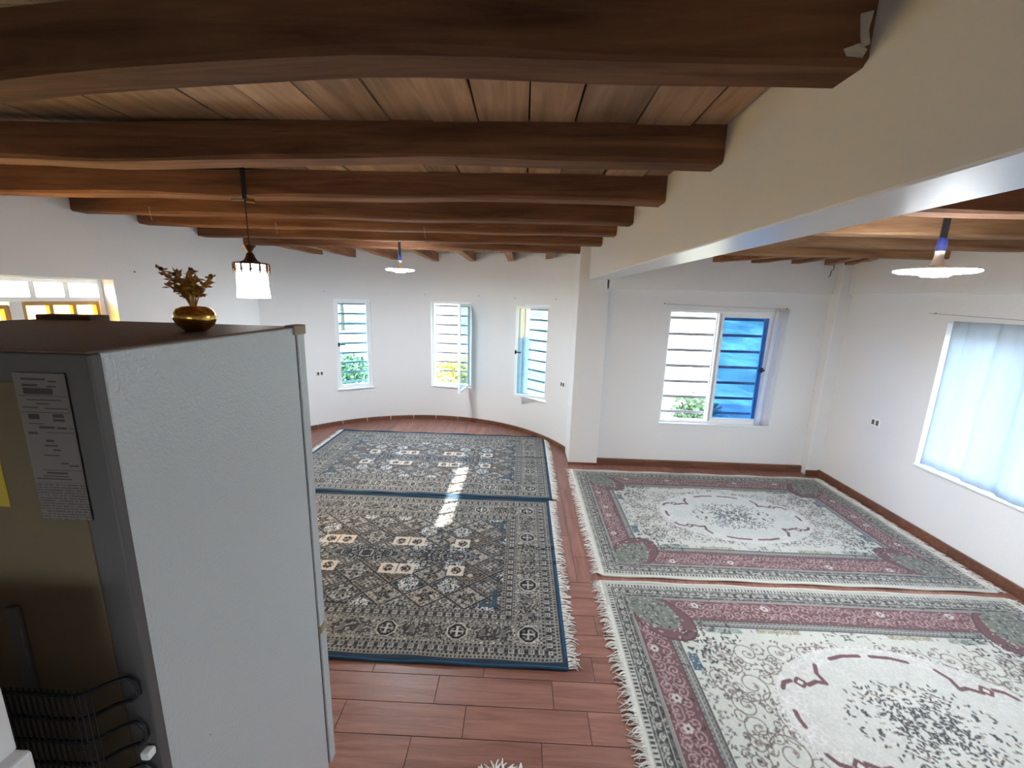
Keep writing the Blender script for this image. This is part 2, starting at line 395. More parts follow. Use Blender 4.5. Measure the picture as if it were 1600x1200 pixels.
while y > YB:                                      # near zone: planks run left to right
    x = -3.95+(.31*(j % 2))+.07*(j % 3)
    while x < XR:
        a, b_ = max(x, XL), min(x+PL, XR)
        if b_-a > .02: plank(a+g, b_-g, max(y-PW, YB)+g, y-g, 'plank')
        x += PL
    y -= PW; j += 1
j = 0; x = XL
while x < XR:                                      # far zone: planks run away from the viewer
    y = YS+.002-(.31*(j % 2))
    while y < 7.0:
        a, b_ = max(y, YS+.002), min(y+PL, 7.0)
        xm = x+PW/2
        if xm > .9: b_ = min(b_, YF)
        if b_-a > .02 and not (xm > .9 and a > YF-.02): plank(x+g, min(x+PW, XR)-g, a+g, b_-g, 'plank_y')
        y += PL
    x += PW; j += 1
tag(rest.build('plank_field', 'plank', floor), kind='stuff')

# baseboards
ba = structure('baseboard_apse', 'brown tile skirting along the curved wall')
k = -76
while k < 73:
    b = MB(); k1 = min(k+9.5, 74); n = 6; v = []; f = []
    for i in range(n+1):
        a = math.radians(k+.12+(k1-k-.24)*i/n)
        for rr, zz in ((AR+.005, 0), (AR-.016, 0), (AR-.016, .062), (AR-.012, .068), (AR+.005, .068)):
            v.append((ACX+rr*math.sin(a), ACY+rr*math.cos(a), zz))
    for i in range(n):
        for q in range(5): f.append((i*5+q, i*5+(q+1) % 5, i*5+5+(q+1) % 5, i*5+5+q))
    f.append((4,3,2,1,0)); f.append(tuple(n*5+q for q in range(5)))
    b.add(v, f).build('skirting_tile', 'skirt', ba); k = k1
def skirting(name, label, fn, s0, s1):
    r = structure(name, label); s = s0
    while s < s1-.01:
        e = min(s+.6, s1); fn(s+.001, e-.001).build('skirting_tile', 'skirt', r); s = e
skirting('baseboard_back', 'dark brown skirting under the sliding window', lambda a, b: MB().box(a, b, YF-.035, YF+.002, 0, .085, .003), .99, XR-.15)
skirting('baseboard_right', 'dark brown skirting along the right wall', lambda a, b: MB().box(XR-.022, XR+.002, a, b, 0, .085, .003), YB, YF-.13)
skirting('baseboard_left', 'dark brown skirting along the left wall', lambda a, b: MB().box(XL-.002, XL+.02, a, b, 0, .085, .003), YB, 5.1)
bc = structure('baseboard_corner', 'short skirting pieces around the corner pillar and girder pillar')
MB().box(XR-.165, XR-.02, YF-.148, YF-.13, 0, .075, .003).build('skirting_tile', 'skirt', bc)
MB().box(.625, .99, YF-.055, YF-.044, 0, .03, .002).build('skirting_tile', 'skirt', bc)

# ------------------------------------------------------------------ windows
def frame_boxes(x0, x1, z0, z1, y0, y1, w, bev=.004):
    b = MB()
    b.box(x0, x0+w, y0, y1, z0, z1, bev).box(x1-w, x1, y0, y1, z0, z1, bev)
    b.box(x0+w-.001, x1-w+.001, y0, y1, z0, z0+w, bev).box(x0+w-.001, x1-w+.001, y0, y1, z1-w, z1, bev); return b
def sash(root, x0, x1, z0, z1, y0, y1, w, glassmat, handle=None, pivot=None, ang=0):
    """sash frame with pane; pivot: local x of the hinge, ang: opening angle into the room"""
    px = pivot if pivot is not None else 0
    s = frame_boxes(x0-px, x1-px, z0, z1, 0, y1-y0, w).build('sash', 'frame', root)
    s.location = (px, y0, 0); s.rotation_euler = (0, 0, ang)
    MB().box(x0-px+w-.003, x1-px-w+.003, (y1-y0)*.4, (y1-y0)*.4+.005, z0+w-.003, z1-w+.003).build('pane', glassmat, s)
    if handle is not None:
        hx = handle-px; zm = (z0+z1)/2
        MB().box(hx-.012, hx+.012, -.018, .001, zm-.03, zm+.03, .004).box(hx-.01, hx+.09, -.034, -.018, zm-.009, zm+.009, .004).build('handle', 'dark_metal', s)
    return s
def grille(root, x0, x1, z0, z1, n, y, h=.03):
    for i in range(n):
        z = z0+(z1-z0)*(i+.5)/n
        MB().box(x0-.02, x1+.02, y, y+.008, z-h/2, z+h/2, .002).build('grille_bar', 'bar', root)

def apse_window(num, w, label):
    a0, a1 = w; am = (a0+a1)/2; h = math.radians((a1-a0)/2); a = math.radians(am)
    R = AR*math.cos(h); hw = AR*math.sin(h)
    root = structure('window_%d' % num, label, (ACX+R*math.sin(a), ACY+R*math.cos(a), 0), -a)
    portal((ACX+(R+.2)*math.sin(a), ACY+(R+.2)*math.cos(a), (AZ0+AZ1)/2), -a, 2*hw, AZ1-AZ0)
    return root, hw
r1, hw = apse_window(1, AP_W[0], 'leftmost narrow window of the curved wall, closed')
frame_boxes(-hw, hw, AZ0, AZ1, .03, .10, .035).build('frame', 'frame', r1)
sash(r1, -hw+.03, hw-.03, AZ0+.03, AZ1-.03, .035, .075, .035, 'pale_glass', handle=-hw+.05)
grille(r1, -hw, hw, AZ0, AZ1, 9, .20)
MB().box(-hw-.01, hw+.01, -.02, .04, AZ0-.012, AZ0+.003, .003).build('sill', 'frame', r1)
r2, hw = apse_window(2, AP_W[1], 'middle narrow window of the curved wall with sash swung open')
frame_boxes(-hw, hw, AZ0, AZ1, .05, .12, .04).build('frame', 'frame', r2)
sash(r2, -hw+.04, hw-.03, AZ0+.03, AZ1-.03, .035, .072, .035, 'pale_glass', pivot=hw-.03, ang=math.radians(90))
grille(r2, -hw, hw, AZ0, AZ1, 9, .20)
MB().box(-hw-.01, hw+.01, -.01, .05, AZ0-.012, AZ0+.003, .003).build('sill', 'frame', r2)
r3, hw = apse_window(3, AP_W[2], 'rightmost narrow window of the curved wall with sash ajar')
frame_boxes(-hw, hw, AZ0, AZ1, .06, .13, .035).build('frame', 'frame', r3)
sash(r3, -hw+.02, hw-.02, AZ0+.03, AZ1-.03, .03, .065, .035, 'pale_glass', handle=-hw+.04, pivot=hw-.02, ang=math.radians(24))
grille(r3, -hw, hw, AZ0, AZ1, 9, .20)
MB().box(-hw-.01, hw+.01, -.01, .06, AZ0-.012, AZ0+.003, .003).build('sill', 'frame', r3)

xm = (W4[0]+W4[1])/2; hw = (W4[1]-W4[0])/2; z0, z1 = W4[2], W4[3]
r4 = structure('window_4', 'sliding window with open left half and blue tinted right half', (xm, YF, 0), 0)
portal((xm, YF+.2, (z0+z1)/2), 0, 2*hw, z1-z0)
frame_boxes(-hw, hw, z0, z1, .04, .13, .03).build('frame', 'frame', r4)
MB().box(-.035, -.005, .045, .12, z0+.02, z1-.02, .004).build('mullion', 'frame', r4)
sash(r4, -.02, hw-.025, z0+.025, z1-.025, .045, .075, .05, 'blue_glass', handle=hw-.09)
sash(r4, -.045, hw-.06, z0+.025, z1-.025, .085, .115, .045, 'pale_glass')
grille(r4, -hw, hw, z0, z1, 7, .20, .034)
MB().box(-hw-.01, hw+.01, -.015, .04, z0-.014, z0+.003, .003).build('sill', 'frame', r4)

ym = (W5[0]+W5[1])/2; hw = (W5[1]-W5[0])/2; z0, z1 = W5[2], W5[3]
r5 = structure('window_5', 'wide window in the right wall behind the sheer curtain', (XR, ym, 0), -math.pi/2)
portal((XR+.2, ym, (z0+z1)/2), -math.pi/2, 2*hw, z1-z0)
frame_boxes(-hw, hw, z0, z1, .08, .15, .035).build('frame', 'frame', r5)
MB().box(-.025, .025, .075, .15, z0+.03, z1-.03, .004).build('mullion', 'frame', r5)
sash(r5, -hw+.03, -.02, z0+.03, z1-.03, .09, .13, .045, 'glass', handle=-hw+.05)
sash(r5, .02, hw-.03, z0+.03, z1-.03, .09, .13, .045, 'glass')
grille(r5, -hw, hw, z0, z1, 7, .21, .034)
MB().box(-hw-.01, hw+.01, -.015, .08, z0-.014, z0+.003, .003).build('sill', 'frame', r5)

r7 = structure('window_7', 'unseen two-sash window added behind the viewer to light the fridge back', ((W7[0]+W7[1])/2, YB, 0), math.pi)  # unseen window, added to light the fridge back and near beams
portal(((W7[0]+W7[1])/2, YB-.2, 1.5), math.pi, W7[1]-W7[0], W7[3]-W7[2])
frame_boxes(-.55, .55, W7[2], W7[3], .08, .15, .04).build('frame', 'frame', r7)
for xa_ in (-.52, .0): sash(r7, xa_, xa_+.52, W7[2]+.03, W7[3]-.03, .09, .13, .045, 'glass')
grille(r7, -.55, .55, W7[2], W7[3], 5, .20)
ym = (W6[0]+W6[1])/2; hw = (W6[1]-W6[0])/2; z0, z1 = W6[2], W6[3]
r6 = structure('window_6', 'left wall window with clear transom panes and yellow lower panes', (XL, ym, 0), math.pi/2)
portal((XL-.17, ym, (z0+z1)/2), math.pi/2, 2*hw, z1-z0)
FY = .10
b = frame_boxes(-hw, hw, z0, z1, FY+.0, FY+.03, .036); b.box(-hw+.035, hw-.035, FY+.005, FY+.028, 1.942, 1.976, .003)
b.build('frame', 'frame', r6)
npn = 6; tw = (2*hw-.10)/npn
for i in range(npn):
    xa = -hw+.05+i*tw
    MB().box(xa+.004, xa+tw-.004, FY+.014, FY+.018, 1.975, z1-.035).build('transom_pane', 'glass', r6)
    if i: MB().box(xa-.018, xa+.018, FY+.004, FY+.026, 1.974, z1-.034, .003).build('glazing_bar', 'frame', r6)
MB().box(.10-.035, .10+.035, FY-.008, FY+.05, z0+.04, 1.946, .003).build('mullion', 'frame', r6)
M['yellow_wood'] = plain('varnished_yellow_wood', rgb(190, 140, 66), .5, var=.15, vscale=12)
for (xa, xb, zt) in ((.135, hw-.045, 1.944), (-hw+.045, .065, 1.925)):
    s = frame_boxes(xa, xb, z0+.045, zt, FY, FY+.04, .028).build('sash', 'yellow_wood', r6)
    n = 3
    for i in range(n):
        xx = xa+.028+(xb-xa-.056)*i/n
        MB().box(xx+.012, xx+(xb-xa-.056)/n-.012, FY+.018, FY+.022, z0+.07, zt-.028).build('pane', 'glass', s)
        if i: MB().box(xx-.014, xx+.014, FY+.005, FY+.035, z0+.06, zt-.026, .002).build('glazing_bar', 'yellow_wood', s)
cb = MB(); n = 60; cv = []; cfa = []
for i in range(n+1):
    t = i/n; xx = -hw+.05+(2*hw-.10)*t; yy = FY+.072+.010*math.sin(t*70)
    cv += [(xx, yy, z0+.05), (xx, yy, 1.955)]
for i in range(n): cfa.append((2*i, 2*i+2, 2*i+3, 2*i+1))
yc = MB().add(cv, cfa).build('window_curtain', 'yellow'); yc.location = (XL, ym, 0); yc.rotation_euler = (0, 0, math.pi/2)
tag(yc, 'yellow cloth hung behind the wooden panes of the left window', 'curtain')

# ------------------------------------------------------------------ rugs
def mirror4(q): 
    t = np.concatenate([q, q[-2::-1]], 0); return np.concatenate([t, t[:, -2::-1]], 1)
RES = .005
def vnoise(shape, cell, rng):
    gy, gx = int(shape[0]/cell)+3, int(shape[1]/cell)+3; gr = rng.random((gy, gx))
    yy = np.arange(shape[0])/cell; xx = np.arange(shape[1])/cell
    y0 = yy.astype(int); x0 = xx.astype(int); fy = (yy-y0)[:, None]; fx = (xx-x0)[None]
    return (gr[y0][:, x0]*(1-fy)*(1-fx)+gr[y0+1][:, x0]*fy*(1-fx)+gr[y0][:, x0+1]*(1-fy)*fx+gr[y0+1][:, x0+1]*fy*fx)
def C3(*c): return np.array(c, float)/255
class Quarter:
    """one quarter of a rug pattern, p from the short end, q from the long side"""
    def __init__(s, L, W, base, seed):
        s.np_, s.nq = int(round(L/2/RES))+1, int(round(W/2/RES))+1
        s.P, s.Q = np.meshgrid(np.arange(s.np_)*RES, np.arange(s.nq)*RES, indexing='ij')
        s.img = np.ones((s.np_, s.nq, 3))*base; s.rng = np.random.default_rng(seed)
    def fill(s, mask, col, a=1.0):
        m = (mask*a)[..., None] if mask.dtype != bool else np.where(mask, a, 0)[..., None]
        s.img = s.img*(1-m)+col*m
    def curve(s, pts, w, col, a=1.0):
        pts = np.asarray(pts); seg = []
        for (x0, y0), (x1, y1) in zip(pts[:-1], pts[1:]):
            n = max(1, int(math.hypot(x1-x0, y1-y0)/(RES*.6))); t = np.linspace(0, 1, n, endpoint=False)
            seg.append(np.c_[x0+(x1-x0)*t, y0+(y1-y0)*t])
        s.dots(np.concatenate(seg), w, col, a)
    def strokes(s, n, dens, L, w, col, a=1.0):
        """short curved leaf strokes scattered where dens (0..1 map) allows"""
        I = s.rng.integers(0, s.np_, n*6); J = s.rng.integers(0, s.nq, n*6); ok = s.rng.random(n*6) < dens[I, J]
        I, J = I[ok][:n], J[ok][:n]; an = s.rng.random(len(I))*2*np.pi; bend = (s.rng.random(len(I))-.5)*2.4; LL = L*(.6+.8*s.rng.random(len(I)))
        x, y = I*RES, J*RES; out = []
        for k in range(6):
            out.append(np.c_[x, y]); x = x+np.cos(an)*LL/6; y = y+np.sin(an)*LL/6; an = an+bend/6
        s.dots(np.concatenate(out), w, col, a)
    def dots(s, pts, r, col, a=1.0):
        k = int(math.ceil(r/RES))
        for dx in range(-k, k+1):
            for dy in range(-k, k+1):
                I = np.round(pts[:, 0]/RES).astype(int)+dx; J = np.round(pts[:, 1]/RES).astype(int)+dy
                ok = (I >= 0) & (J >= 0) & (I < s.np_) & (J < s.nq)
                I, J, pp = I[ok], J[ok], pts[ok]
                dd = np.hypot(I*RES-pp[:, 0], J*RES-pp[:, 1]); al = np.clip((r+RES*.5-dd)/RES, 0, 1)*a
                hit = al > .05
                I, J, al = I[hit], J[hit], al[hit][:, None]
                s.img[I, J] = s.img[I, J]*(1-al)+col*al
def spiral(cx, cy, r, turns, a0, sgn=1, n=60):
    t = np.linspace(0, 1, n); a = a0+sgn*turns*2*np.pi*t; rr = r*(1-t*.88)
    return np.c_[cx+rr*np.cos(a), cy+rr*np.sin(a)]
def flower(qt, x, y, r, col, core, petals=6):
    a = np.linspace(0, 2*np.pi, petals, endpoint=False)
    qt.dots(np.c_[x+r*.62*np.cos(a), y+r*.62*np.sin(a)], r*.42, col); qt.dots(np.array([[x, y]]), r*.3, core)

def rug_cream():
    q = Quarter(3.0, 2.0, C3(196, 194, 180), 5); P, Q = q.P, q.Q; rng = q.rng
    d = np.minimum(P, Q); t = np.where(P < Q, Q, P); side = Q < P
    dark, cream, mauve, pink = C3(62, 60, 60), C3(190, 186, 172), C3(122, 74, 78), C3(196, 156, 152)
    grey, green, blue, line = C3(140, 139, 130), C3(118, 122, 108), C3(44, 84, 112), C3(104, 88, 78)
    nz1 = vnoise(P.shape, 1.3, rng)
    def band(lo, hi): return (d > lo) & (d <= hi)
    def F(m): return m.astype(float)
    # field scrolls of thin brown line work with leaves
    cs = [(.60,.62,.07),(.78,.60,.085),(.70,.82,.10),(.92,.80,.09),(.60,.94,.08),(.98,.58,.075),(1.14,.58,.06),(.82,.98,.08),(1.30,.56,.06),(1.44,.58,.05),(.52,.78,.055),(1.05,.68,.05),(.66,.70,.05),(.86,.70,.06),(.76,.92,.06),(.56,.86,.05),(1.22,.56,.05)]
    for i, (x, y, r) in enumerate(cs):
        sg = 1 if i % 2 else -1
        q.curve(spiral(x, y, r, 1.6, i*1.3, sg), .0030, line, .85)
        q.curve(spiral(x+r*.9, y-r*.5, r*.6, 1.3, i*2.1, -sg), .0028, line, .8)
        q.curve(spiral(x-r*.8, y+r*.7, r*.45, 1.2, i*1.7, sg), .0028, line, .8)
        for k in range(9):
            a = i+k*.75; fx, fy = x+r*1.05*math.cos(a), y+r*1.05*math.sin(a)
            q.curve([(fx, fy), (fx+.016*math.cos(a+.8), fy+.016*math.sin(a+.8))], .0046, line, .8)
        flower(q, x+r*.15, y+r*.1, .014, C3(156, 136, 128), line)
    e = np.hypot((P-1.5)/.36, (Q-1.0)/.24)
    q.fill((e < 2.0), C3(198, 197, 186), .9)
    q.strokes(760, np.clip(1.15-e, 0, 1)**.8, .018, .0042, C3(66, 64, 68), .92)
    q.strokes(220, np.clip(.55-e, 0, 1)*1.6, .015, .0042, C3(48, 48, 54), .9)
    q.strokes(110, np.clip(1.3-e, 0, 1)*F(e > .6), .02, .0045, C3(158, 130, 104), .8)
    q.strokes(90, F(e < .9), .012, .005, C3(202, 196, 184), .9)
    q.strokes(420, F(np.abs(e-1.85) < .22), .022, .0045, C3(214, 204, 200), .8)
    for pts in ([(.86,.83),(.89,.79),(.94,.775)], [(1.02,.80),(1.08,.775),(1.13,.785),(1.12,.72),(1.15,.66)], [(1.27,.615),(1.36,.59),(1.47,.585)], [(.845,.96),(.84,1.0)]):
        q.curve(pts, .011, mauve)
    q.curve([(.955,.785),(.985,.755),(1.015,.785),(.985,.815),(.955,.785)], .008, mauve)
    # sprays, gold, green and blue cartouches along the field edge
    sp = F(band(.40, .47))*.9+F(band(.47, .54))*.35
    q.strokes(420, sp*F(~side)*F(t > .76), .020, .0036, C3(92, 90, 92), .8)
    q.strokes(130, sp*F(side)*F(t > 1.32), .022, .0042, C3(70, 68, 74), .85)
    q.strokes(260, F(band(.40, .44))*F(side), .018, .0038, C3(92, 90, 88), .7)
    q.fill(side & band(.405, .445) & (t > .60) & (t < .84) & (nz1 > .3), C3(122, 142, 128), .8)
    q.fill(side & band(.405, .436) & (t > .94) & (t < 1.22) & (nz1 > .3), C3(152, 142, 96), .8)
    q.fill((~side) & band(.405, .465) & (np.abs(t-.68) < .06) & (nz1 > .25), blue, .85)
    # borders from the field outwards
    q.fill(d <= .40, grey)
    q.fill(band(.345, .395) & (((t/.013).astype(int)+(d/.0125).astype(int)) % 2 == 0), C3(96, 94, 94), .75)
    q.fill(band(.368, .374), C3(180, 176, 164), .9); q.fill(band(.340, .347), dark, .9); q.fill(band(.394, .400), C3(84, 80, 80), .9)
    q.fill(band(.16, .34), mauve)
    for i in range(24):
        c = .19+i*.066
        for sg, dd in ((1, .215), (-1, .285)):
            for ax in (0, 1):
                if c > (1.55 if ax == 0 else 1.05): continue
                pts = spiral(c+(.033 if sg < 0 else 0), dd, .036, 1.35, i*math.pi*.5, sg, 40)
                q.curve(pts if ax == 0 else pts[:, ::-1], .0036, pink, .75)
    q.strokes(420, F(band(.175, .33)), .012, .0036, C3(190, 152, 148), .6); q.strokes(120, F(band(.175, .33)), .014, .004, C3(70, 48, 50), .7)
    q.fill(band(.145, .165), grey); q.fill(band(.150, .154), dark, .8); q.fill(band(.160, .165), C3(176, 150, 146), .8)
    q.fill(band(.055, .145), C3(98, 96, 92))
    q.strokes(900, F(band(.06, .14)), .014, .0042, dark, .9); q.strokes(420, F(band(.06, .14)), .012, .0036, C3(176, 171, 158), .85)
    for i in range(28):
        c = .09+i*.056
        for ax in (0, 1):
            pts = spiral(c, .10, .018, 1.0, i*math.pi, 1 if i % 2 else -1, 24)
            q.curve(pts if ax == 0 else pts[:, ::-1], .0042, C3(192, 187, 172), .85)
    q.fill(band(.122, .127), cream, .8); q.fill(band(.066, .070), cream, .7)
    q.fill(band(.022, .055), cream); q.fill(band(.028, .052) & ((t/.012).astype(int) % 2 == 0), dark, .85)
    q.fill(d <= .022, C3(186, 182, 168))
    # corner spandrels: mauve tongue with grey-green cartouche
    a, b_ = P-.34, Q-.32; u = (a+b_)/math.sqrt(2); v = (a-b_)/math.sqrt(2)
    R1 = np.hypot(u/.25, v/.17); cor = (R1 < 1) & (d > .16); q.fill(cor, mauve); q.fill(cor & (R1 > .94), C3(84, 60, 62), .8)
    R2 = np.hypot((u+.05)/.185, v/.125); cart = (R2 < 1) & (d > .155); q.fill(cart, green)
    q.strokes(190, F(cart), .018, .004, C3(66, 66, 64), .9); q.strokes(110, F(cart), .014, .004, C3(178, 176, 162), .8)
    q.strokes(150, F((np.abs(R2-1.0) < .10) & (d > .155)), .02, .004, C3(176, 168, 156), .85)
    q.strokes(46, F(cor & (R2 > 1.1)), .02, .0045, C3(206, 176, 172), .85)
    sp2 = np.clip(1.2-np.hypot((u-.33)/.15, v/.24), 0, 1)*(d > .345)
    q.strokes(420, sp2, .024, .0045, C3(64, 60, 64), .9); q.strokes(90, sp2, .016, .0045, C3(164, 136, 136), .8)
    for (fx, fy) in ((.22, .60), (.62, .21), (.24, .92), (1.1, .22)): flower(q, fx, fy, .026, C3(198, 184, 174), C3(70, 50, 52))
    q.img *= (1+.05*(vnoise(P.shape, 14, rng)-.5)+.10*(nz1-.5))[..., None]
    return mirror4(q.img)

def rug_blue():
    q = Quarter(3.16, 2.02, C3(132, 126, 118), 9); P, Q = q.P, q.Q; rng = q.rng
    d = np.minimum(P, Q); t = np.where(P < Q, Q, P); nz = vnoise(P.shape, 2.0, rng); nz1 = vnoise(P.shape, 1.3, rng); nz2 = vnoise(P.shape, 5, rng)
    dark, light, slate, tan, blue = C3(38, 35, 38), C3(166, 160, 152), C3(88, 94, 102), C3(136, 114, 96), C3(44, 72, 96)
    # field of lozenges
    cw, ch = .30, .235
    a = (P-1.58)/cw+(Q-1.01)/ch; b_ = (P-1.58)/cw-(Q-1.01)/ch
    ia, ib = np.round(a).astype(int), np.round(b_).astype(int); fa, fb = a-ia, b_-ib
    rr = np.maximum(np.abs(fa), np.abs(fb))
    kind = (np.abs(ia*7+ib*13+ia*ib*3) % 8)
    cx = (fa+fb)/2*cw; cyy = (fa-fb)/2*ch; rad = np.hypot(cx, cyy); ang = np.arctan2(cyy, cx)
    cols = [dark, C3(150, 140, 130), slate, C3(70, 65, 64), C3(162, 148, 134), C3(64, 69, 80), tan, C3(98, 94, 90)]
    inv = [light, dark, C3(176, 176, 172), light, dark, C3(190, 188, 182), dark, C3(60, 58, 60)]
    for k in range(8):
        m = kind == k; q.fill(m, cols[k]); ink = inv[k]
        if k in (0, 3): q.fill(m & (nz > .56), ink, .75); q.fill(m & (np.abs(rad-.055-.018*np.cos(6*ang)) < .008), ink, .9)
        if k in (1, 4): q.fill(m & (rad < .052+.018*np.cos(5*ang)) & (nz1 > .35), ink, .85); q.fill(m & (rr > .36) & (nz > .6), ink, .6)
        if k == 2: q.fill(m & ((np.abs(cx) < .010) | (np.abs(cyy) < .010)) & (rad < .075), ink, .95); q.fill(m & (nz1 > .72), dark, .5)
        if k == 5: q.fill(m & (nz1 > .5) & (rad < .075), ink, .9)
        if k == 6: q.fill(m & (np.abs((rr*9) % 1-.5) < .2), ink, .8); q.fill(m & (rad < .02), light)
        if k == 7: q.fill(m & (rr < .3) & ((((cx+1)/.022).astype(int)+((cyy+1)/.022).astype(int)) % 2 == 0), C3(170, 160, 148), .85)
        q.strokes(260, m.astype(float)*(rad > .03), .016, .0036, ink, .8); q.strokes(200, m.astype(float), .012, .0036, cols[k]*.6, .8)
    q.fill(rr > .455, C3(66, 60, 60), .85); q.fill((rr > .425) & (rr < .455), light, .55)
    q.fill(nz1 > .78, C3(180, 170, 156), .45); q.fill(nz1 < .2, dark, .45)
    # long navy medallions in the middle and cream squares beside them
    for mx in (1.58, .98):
        e = np.abs(P-mx)/.27+np.abs(Q-1.01)/.13
        hexm = (e < 1.15) & (np.abs(Q-1.01) < .085); q.fill(hexm, C3(58, 62, 72)); q.fill(hexm & (nz > .6), light, .8)
        q.fill((np.abs(e-1.2) < .07) & (np.abs(Q-1.01) < .09), C3(108, 116, 122), .9)
    for mx in (1.34, 1.20, .80):
        sq = (np.abs(P-mx) < .065) & (np.abs(Q-.83) < .06); q.fill(sq, C3(188, 170, 152)); q.fill(sq & (np.hypot(P-mx, Q-.83) < .042) & (nz1 > .4), dark, .85)
    for (mx, my) in ((.56, .56),):
        q.fill((P > mx-.10) & (P < mx+.02) & (np.abs(Q-my+.09) < .02), C3(58, 88, 110), .9); q.fill((np.abs(P-mx+.09) < .02) & (Q > my-.10) & (Q < my+.06), C3(58, 88, 110), .9)
    # borders
    def band(lo, hi): return (d > lo) & (d <= hi)
    def squares(lo, hi, per):
        m = band(lo, hi); c = (lo+hi)/2; q.fill(m, C3(92, 88, 86)); ph = (t % per)/per-.5
        sq = np.maximum(np.abs(ph)*per, np.abs(d-c)); q.fill(m & (sq < .017) , light, .85); q.fill(m & (sq < .010), dark); q.fill(m & (sq < .004), light)
        x_ = (np.abs(np.abs(((t+per/2) % per)-per/2)-np.abs(d-c)) < .005) & (np.abs(ph)*per > .022); q.fill(m & x_, C3(40, 38, 40), .8)
    q.fill(d <= .42, C3(136, 129, 120))
    squares(.345, .395, .062)
    for lo in (.325, .402, .062, .128): q.fill(band(lo, lo+.014) & (((t/.014).astype(int)) % 2 == 0), dark, .8)
    m = band(.145, .32); q.fill(m, C3(132, 125, 115)); q.fill(m & (nz > .62), dark, .6); q.fill(m & (nz1 > .75), C3(196, 188, 172), .7)
    per = .46; ph = (t-.235) % per; c = .2325
    o1 = np.minimum(ph, per-ph); oct_ = np.maximum(np.maximum(o1, np.abs(d-c)), (o1+np.abs(d-c))*.75)
    q.fill(m & (oct_ < .066), C3(172, 164, 150)); q.fill(m & (oct_ < .060), C3(54, 47, 46)); q.fill(m & (oct_ < .040) & ((np.abs(d-c) < .006) | (o1 < .006)), light)
    q.fill(m & (oct_ < .045) & (oct_ > .030) & (nz1 > .5), light, .7)
    el = np.abs(ph-per/2)/.135; ca = np.maximum(el, np.abs(d-c)/.062); 
    can = (ca < 1) & m & ((np.abs(ph-per/2)+np.abs(d-c)*.8) < .15); q.fill(can, C3(82, 77, 74)); q.fill(can & (nz > .55), C3(168, 160, 148), .75); q.fill(can & (nz1 > .74), C3(50, 46, 48), .8)
    q.fill(can & (np.abs(np.abs(ph-per/2)-.065) < .018) & (np.abs(d-c) < .03), C3(112, 112, 108), .8)
    squares(.078, .124, .062)
    q.fill(band(.03, .062), C3(138, 132, 122)); q.fill(band(.038, .054) & ((t/.012).astype(int) % 2 == 0), dark, .75)
    q.fill(d <= .03, blue)
    q.img *= (1+.08*(vnoise(P.shape, 14, rng)-.5)+.12*(nz1-.5))[..., None]
    return mirror4(q.img)

SAT = {'cream_rug_pile': .62, 'blue_rug_pile': .48}
def rug_mesh(name, img, L, W, ripple):
    nx, ny = img.shape[0], img.shape[1]
    X, Y = np.meshgrid(np.linspace(-L/2, L/2, nx), np.linspace(-W/2, W/2, ny), indexing='ij')
    Z = .011+ripple(X, Y)
    co_ = np.stack([X, Y, Z], -1).reshape(-1, 3).astype(np.float32)
    i = np.arange(nx-1)[:, None]*ny+np.arange(ny-1)[None]
    quads = np.stack([i, i+ny, i+ny+1, i+1], -1).reshape(-1, 4)
    me = bpy.data.meshes.new(name); nf = len(quads)
    me.vertices.add(len(co_)); me.vertices.foreach_set('co', co_.ravel())
    me.loops.add(nf*4); me.loops.foreach_set('vertex_index', quads.ravel().astype(np.int32))
    me.polygons.add(nf); me.polygons.foreach_set('loop_start', np.arange(nf, dtype=np.int32)*4)
    me.update(calc_edges=True)
    g_ = img.mean(-1, keepdims=True); c = np.clip(g_+(img-g_)*SAT[name], 0, 1); lin = np.where(c <= .04045, c/12.92, ((c+.055)/1.055)**2.4)
    at = me.color_attributes.new('pile', 'FLOAT_COLOR', 'POINT')
    at.data.foreach_set('color', np.concatenate([lin.reshape(-1, 3), np.ones((nx*ny, 1))], 1).astype(np.float32).ravel())
    me.shade_smooth(); me.materials.append(M['rug']); return me
def fringe_mesh(W, length, seed, ripple_end=None, step=.009):
    """knotted tassels along one short end; local +x points away from the rug"""
    r = random.Random(seed); b = MB(); y = -W/2
    while y < W/2:
        L = length*r.uniform(.6, 1.15); yy = y+r.uniform(-.004, .004); dy = r.uniform(-.03, .03); w = r.uniform(.003, .005); v = []
        n = 4
        for i in range(n+1):
            t = i/n; x = L*t; cyv = yy+dy*t*t+.006*math.sin(t*5+y*40); z = .012*(1-t)+.003+.006*math.sin(t*3.1)*r.uniform(.3, 1.3); ww = w*(1-.5*t)
            v += [(x, cyv-ww, z), (x, cyv, z+.004), (x, cyv+ww, z)]
        f = []
        for i in range(n):
            for k in range(2): f.append((i*3+k, i*3+3+k, i*3+4+k, i*3+k+1))
        b.add(v, f); y += step
    return b
